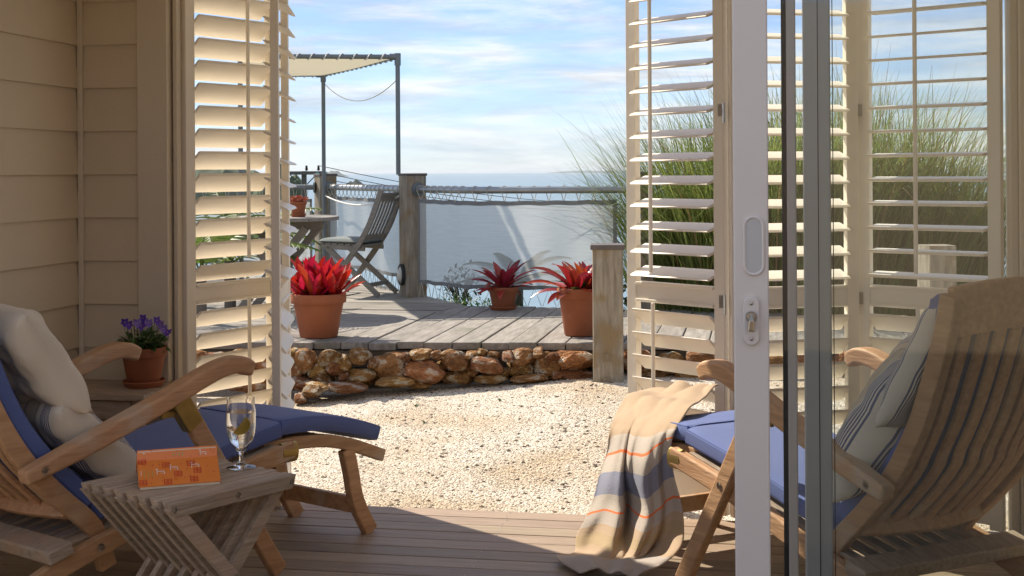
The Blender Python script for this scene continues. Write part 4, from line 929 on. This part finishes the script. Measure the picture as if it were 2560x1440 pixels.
cn.build('cloth', M_canopy, aw, True).location = -o0
lc = MB()
for a, b, n in ((T1, E1, 11), (T1, T2, 16), (T2, E2, 10)):
    d = (b-a).normalized(); L_ = (b-a).length; s_ = d.cross(Vector((0, 0, 1)))
    for k in range(n):
        c0 = a + d*(L_*(k+.7)/n); lc.tube([c0 + s_*(.026*math.cos(t)) + Vector((0, 0, .026*math.sin(t))) + d*(.12*L_/n*t) for t in [2*math.pi*x/9 for x in range(10)]], .0055, 5)
lc2 = tag(lc.build('lacing', M_ropeW, aw, True), kind='stuff'); lc2.location = -o0
def rope(label, a, b, sag, r=.006, m=M_ropeW):
    pts = [a.lerp(b, k/14) + Vector((0, 0, -sag*4*(k/14)*(1-k/14))) for k in range(15)]; return tag(MB().tube(pts, r, 6).build('rope', m, None, True), label, 'rope')
rope('thin slack cord hanging between the two awning uprights', up(T1, zt-.21)+Vector((-.02, 0, 0)), up(T2, zt-.10)+Vector((.02, 0, 0)), .17, .004)
rope('white rope sagging below the shiny rail behind the folding chair', up(T2, 1.165)+Vector((.02, -.01, 0)), up(P1b-d12*.1, 1.20)+Vector((-.05, -.06, 0)), .09, .008)

# ------------------------------------------------------------------ garden table and folding chair
tcn_ = D(700, 540, 10.25)
gt = thing('garden_table', 'round grey wooden garden table with crossed legs', 'table', (tcn_.x, tcn_.y, DZ+.002)); th_ = DZ+.742
for k in range(8):
    x0 = -.455+.91*k/8; x1 = x0+.91/8-.005; pts = []
    q = clip_poly([(x0, -1), (x1, -1), (x1, 1), (x0, 1)], [(.455*math.cos(2*math.pi*i/48), .455*math.sin(2*math.pi*i/48)) for i in range(48)])
    if q: MB().prism(q, lambda a, b: (a, b, .712), lambda a, b: (a, b, .740)).build('top_board', M_greywood, gt, bevel=.003)
MB().box((0, 0, .675), (.70, .05, .07)).build('batten', M_greywood, gt)
for s in (-1, 1):
    for y_ in (-.16, .16):
        MB().bar((s*.26, y_+s*.02, .66), (-s*.30, y_+s*.02, 0), .035, .055).build('leg', M_greywood, gt, bevel=.004)
sp0 = D(746, 533, 10.15); sp0.z = DZ+.742
su = thing('potted_succulent', 'little terracotta pot of salmon pink succulents on the garden table', 'potted plant', (sp0.x, sp0.y, DZ+.743))
h0 = pot(su, .065, .105, True); q = MB(); r_ = random.Random(6)
for k in range(30):
    a = r_.random()*6.28; rr = r_.uniform(0, .085); rosette(q, (rr*math.cos(a), rr*math.sin(a), h0+.015+r_.uniform(-.01, .025)), 9, .030, .012, r_, 80, 15, 15, .4)
q.build('leaves', M_salmon, su, True)
cr_ = G(893, 737, DZ)
fc = thing('folding_chair', 'grey slatted folding garden chair beside the tall deck post', 'chair', (cr_.x, cr_.y, DZ+.003), YAW + R(160))
for s in (-1, 1):
    y_ = s*.215
    MB().sweep(crom([(-.345, y_, .93), (-.29, y_, .78), (-.215, y_, .60), (-.10, y_, .42), (.07, y_, .20), (.22, y_, .01)], 4), rect(.026, .050), (1, 0, 0)).build('back_stile', M_greywood, fc, bevel=.006)
    MB().bar((.20, s*.185, .425), (-.30, s*.185, .012), .024, .045, (1, 0, 0)).build('rear_leg', M_greywood, fc, bevel=.004)
    MB().bar((.26, s*.185, .435), (-.17, s*.185, .415), .024, .04).build('seat_rail', M_greywood, fc, bevel=.004)
MB().box((-.318, 0, .865), (.025, .41, .075), Matrix.Rotation(R(-18), 3, 'Y')).build('crest_rail', M_greywood, fc, bevel=.006)
MB().box((-.165, 0, .515), (.022, .41, .045), Matrix.Rotation(R(-26), 3, 'Y')).build('lower_rail', M_greywood, fc, bevel=.004)
for k in range(6):
    y_ = -.155+.31*k/5; MB().sweep(crom([(-.31, y_, .85), (-.265, y_, .73), (-.20, y_, .59), (-.165, y_, .52)], 3), rect(.030, .011), (1, 0, 0)).build('back_slat', M_greywood, fc, bevel=.002)
for k in range(7): MB().box((-.14+.065*k, 0, .445+.0025*k), (.052, .40, .014)).build('seat_slat', M_greywood, fc, bevel=.002)
MB().bar((-.20, -.185, .10), (-.20, .185, .10), .02, .035).build('stretcher', M_greywood, fc)
MB().bar((.145, -.215, .10), (.145, .215, .10), .02, .035).build('stretcher', M_greywood, fc)
cu = MB(); 
def cf(sg):
    def fn(u, v):
        a, b = u*2-1, v*2-1; e = max(0, (1-a**6)*(1-b**6))**.5
        return (.06+a*.215, b*.205, .475+.004*a + sg*.028*e)
    return fn
cu.grid(cf(1), 22, 22); cu.grid(cf(-1), 22, 22)
co = cu.build('chair_pad', M_greyc, None, True); co.location = (cr_.x, cr_.y, DZ+.006); co.rotation_euler = (0, 0, YAW+R(160)); tag(co, 'thin grey pad lying on the folding garden chair', 'cushion')

# ------------------------------------------------------------------ power pole
pc_ = D(760, 434, 42); pz = pc_.z
pp = thing('power_pole', 'timber power pole with insulators on its crossarm beyond the deck', 'pole', (pc_.x, pc_.y, hz(pc_.x, pc_.y)), YAW); zz = pz-hz(pc_.x, pc_.y)
MB().tube([(0, 0, -.2), (0, 0, zz+.08)], .085, 10).build('shaft', M_polewood, pp)
MB().box((-.05, -.12, zz+.02), (1.45, .11, .11)).build('crossarm', M_polewood, pp)
for s in (-1, 1): MB().bar((s*.42, -.13, zz-.03), (0.0, -.10, zz-.45), .03, .03).build('brace', M_dark, pp)
for x_ in (-.60, .10, .48):
    MB().lathe([(.0001, .0), (.03, .0), (.055, .04), (.03, .05), (.055, .09), (.03, .10), (.04, .16), (.0001, .17)], 12, (x_, -.12, zz+.09)).build('pin_insulator', M_insul, pp, True)
for x_ in (-.52, .47, .72):
    MB().lathe([(.0001, .0), (.07, .02), (.11, .07), (.06, .10), (.03, .16), (.0001, .17)], 14, (x_, -.22, zz-.12)).build('glass_insulator', M_teal, pp, True)
def wire(label, a, b, sag): rope(label, a, b, sag, .012, M_dark)['category'] = 'wire'
b_pole = Vector((pc_.x, pc_.y, pz))
for k, (x_, dz, yb) in enumerate(((.48, .25, 512), (.72, .0, 522), (.30, -.1, 530))):
    a = b_pole + Vector((math.cos(YAW)*x_, math.sin(YAW)*x_, dz)); b = D(1640, yb, 52)
    wire(('upper', 'middle', 'lowest')[k] + ' power wire running from the pole past the islet', a, b, .35)

# ------------------------------------------------------------------ vegetation
def grass_clump(label, c, n, hmin, hmax, spread, seed, lean=(0, 0), dry=.12):
    r_ = random.Random(seed); g = thing('grass_clump', label, 'grass', c, 0, 'clumps of tall ornamental grass'); qs = (MB(), MB())
    for k in range(n):
        q = qs[1] if r_.random() < dry else qs[0]; a = r_.random()*6.28; rr = spread*math.sqrt(r_.random()); bx, by = rr*math.cos(a), rr*math.sin(a)
        L_ = r_.uniform(hmin, hmax)*((.6 if r_.random() < .6 else 1.08) if q is qs[1] else 1); az = a + r_.uniform(-.9, .9); up_ = R(r_.uniform(68, 89)); dr = R(r_.uniform(40, 150))*(1 if r_.random() < .6 else .5); w_ = r_.uniform(.0028, .0065)*(1.9 if r_.random() < .2 else 1); n_ = 8
        p = Vector((bx, by, 0)); ang = up_; d = Vector((math.cos(az)+lean[0], math.sin(az)+lean[1], 0)).normalized(); s_ = Vector((-d.y, d.x, 0)); o = []
        for i in range(n_+1):
            t = i/n_; ww = w_*(1-t**2.2)+.0006; o += [p-s_*ww, p+s_*ww]
            p = p + (d*math.cos(ang)+Vector((0, 0, math.sin(ang))))*(L_/n_); ang -= dr/n_*(t*1.9+.05)
        q.add(o, [(2*i, 2*i+1, 2*i+3, 2*i+2) for i in range(n_)])
    qs[0].build('green_blades', M_grass, g); qs[1].build('dry_blades', M_grassD, g); return g
GC = [(1712, 10.9, 1100, 1.5, 2.5, .28, 'tall arching grass clump beside the end of the wide screen'), (1800, 10.5, 2300, 1.8, 2.7, .38, 'tall grass clump filling the shutter above the blanket'), (1960, 10.4, 2500, 1.9, 2.9, .40, 'tall grass clump seen around the white door stile'),
      (2110, 10.6, 2500, 1.9, 2.9, .40, 'tall grass clump behind the fold of the right shutters'), (2250, 10.8, 2300, 1.9, 2.8, .38, 'tall grass clump seen through the right shutter above the short post'), (2370, 11.2, 1700, 1.6, 2.5, .32, 'outermost grass clump beside the right shutter jamb')]
for k, (px, dep, n, h0, h1, sp, lb) in enumerate(GC):
    c = D(px, 900, dep); c.z = hz(c.x, c.y)-.02 if False else -.15; grass_clump(lb, c, int(n*.72), h0*.86, h1*.86, sp, 40+k, (-.25, 0), .10 if k < 3 else .22)
def frond(q, base, az, L_, lift, droop, pin, n=22, wl=.012, taper=.9):
    d = Vector((math.cos(az), math.sin(az), 0)); s_ = Vector((-d.y, d.x, 0)); p = Vector(base); a = lift; path = []
    for i in range(n+1):
        t = i/n; path.append(p.copy()); T = d*math.cos(a)+Vector((0, 0, math.sin(a))); Nn = -d*math.sin(a)+Vector((0, 0, math.cos(a)))
        if i > 2:
            pl_ = pin*math.sin(min(1, .25+t)*math.pi*.5)*(1-max(0, t-.35)/.65*taper)
            for sg in (-1, 1):
                e_ = (s_*sg*.92 + T*.45 - Nn*.25).normalized(); b_ = T*wl
                q.add([p-b_, p+b_, p+e_*pl_*.6+b_*.8-Nn*pl_*.05, p+e_*pl_-Nn*pl_*.16], [(0, 1, 2, 3)])
        p = p + T*(L_/n); a -= droop/n
    q.tube(path, .006, 4)
def fern(name, label, c, fr, m, pin, cat, group=None, wl=.012):
    g = thing(name, label, cat, c, 0, group); q = MB()
    for az, L_, li, dr in fr: frond(q, (0, 0, 0), R(az), L_, R(li), R(dr), pin, wl=wl)
    q.build('fronds', m, g); MB().tube([(0, 0, -1.6), (0, 0, -.6), (0, 0, .03)], .05, 8).build('trunk', M_polewood, g); return g
fc_ = D(1295, 712, 12.5)
fern('tree_fern', 'tree fern whose fronds show through the wide grey screen', fc_, [(15, .62, 66, 85), (165, .66, 52, 75), (50, .55, 75, 80), (130, .6, 70, 85), (200, .62, 28, 55), (345, .6, 40, 60), (250, .45, 40, 60), (290, .45, 40, 60)], M_fern, .15, 'fern')
for k, (px, py, dep, lb) in enumerate(((500, 690, 9.6, 'yellow green palm behind the glowing left shutter'), (575, 660, 10.6, 'palm standing behind the leftmost shutter farther from the house'), (450, 640, 10.9, 'leafy palm hidden mostly by the left shutter stile'))):
    r_ = random.Random(k); c = D(px, py, dep); fern('palm', lb, c, [(360*i/11+r_.uniform(-12, 12), r_.uniform(.7, 1.05), r_.uniform(25, 75), r_.uniform(60, 110)) for i in range(11)], M_palm, .24, 'palm', 'palms beyond the left shutters', .009)
def shrub(label, c, rx, ry, rz_, n, seed, m=M_green, ls=.04):
    r_ = random.Random(seed); g = thing('shrub', label, 'shrub', c, 0, 'small shrubs below the deck'); q = MB(); tr = MB()
    for k in range(n):
        v = Vector((r_.gauss(0, 1), r_.gauss(0, 1), r_.gauss(0, 1))).normalized()*r_.random()**.4; p = Vector((v.x*rx, v.y*ry, v.z*rz_)); p *= 1+.25*noise.noise(p*4+Vector((seed, 0, 0)))
        leaf(q, p, r_.random()*6.3, ls*r_.uniform(.7, 1.4), ls*.5, R(r_.uniform(-30, 70)), R(40), .4, .1, 3)
    for k in range(9):
        a = r_.random()*6.3; tr.tube([(0, 0, -rz_*1.5), (rx*.3*math.cos(a), ry*.3*math.sin(a), -rz_*.2), (rx*.7*math.cos(a), ry*.7*math.sin(a), rz_*.6*r_.random())], .008, 5)
    q.build('foliage', m, g, True); tr.build('stems', M_polewood, g); return g
shrub('leafy shrub showing under the wide screen left of the small pot', D(1135, 800, 12.3), .40, .40, .24, 1500, 1)
shrub('leafy shrub showing under the screen behind the small pot', D(1235, 805, 12.1), .40, .35, .20, 1200, 2)
shrub('twiggy shrub faint behind the left end of the wide screen', D(1150, 720, 12.9), .22, .25, .26, 260, 3, M_fern, .05)
shrub('dark dense shrub below the right shutter behind the grass', D(2100, 800, 12.2), 1.5, .7, .7, 5000, 4, M_fern, .07)
shrub('dense shrub low behind the shutter with the blanket', D(1720, 800, 11.9), .9, .6, .6, 3000, 5, M_fern, .06)

# ------------------------------------------------------------------ sea air
HB = MB().box((0, 30400, 20), (123000, 61800, 134)); hm_ = bpy.data.materials.new('haze_air'); hm_.use_nodes = True; t = hm_.node_tree; t.nodes.clear()
ho = N(t, 'ShaderNodeOutputMaterial'); hv = N(t, 'ShaderNodeVolumePrincipled'); hv.inputs['Color'].default_value = (.86, .93, .98, 1); hv.inputs['Density'].default_value = HAZE; hv.inputs['Anisotropy'].default_value = .1
t.links.new(hv.outputs[0], ho.inputs['Volume'])
tag(HB.build('haze', hm_), 'pale sea haze over the water', 'haze', kind='stuff')
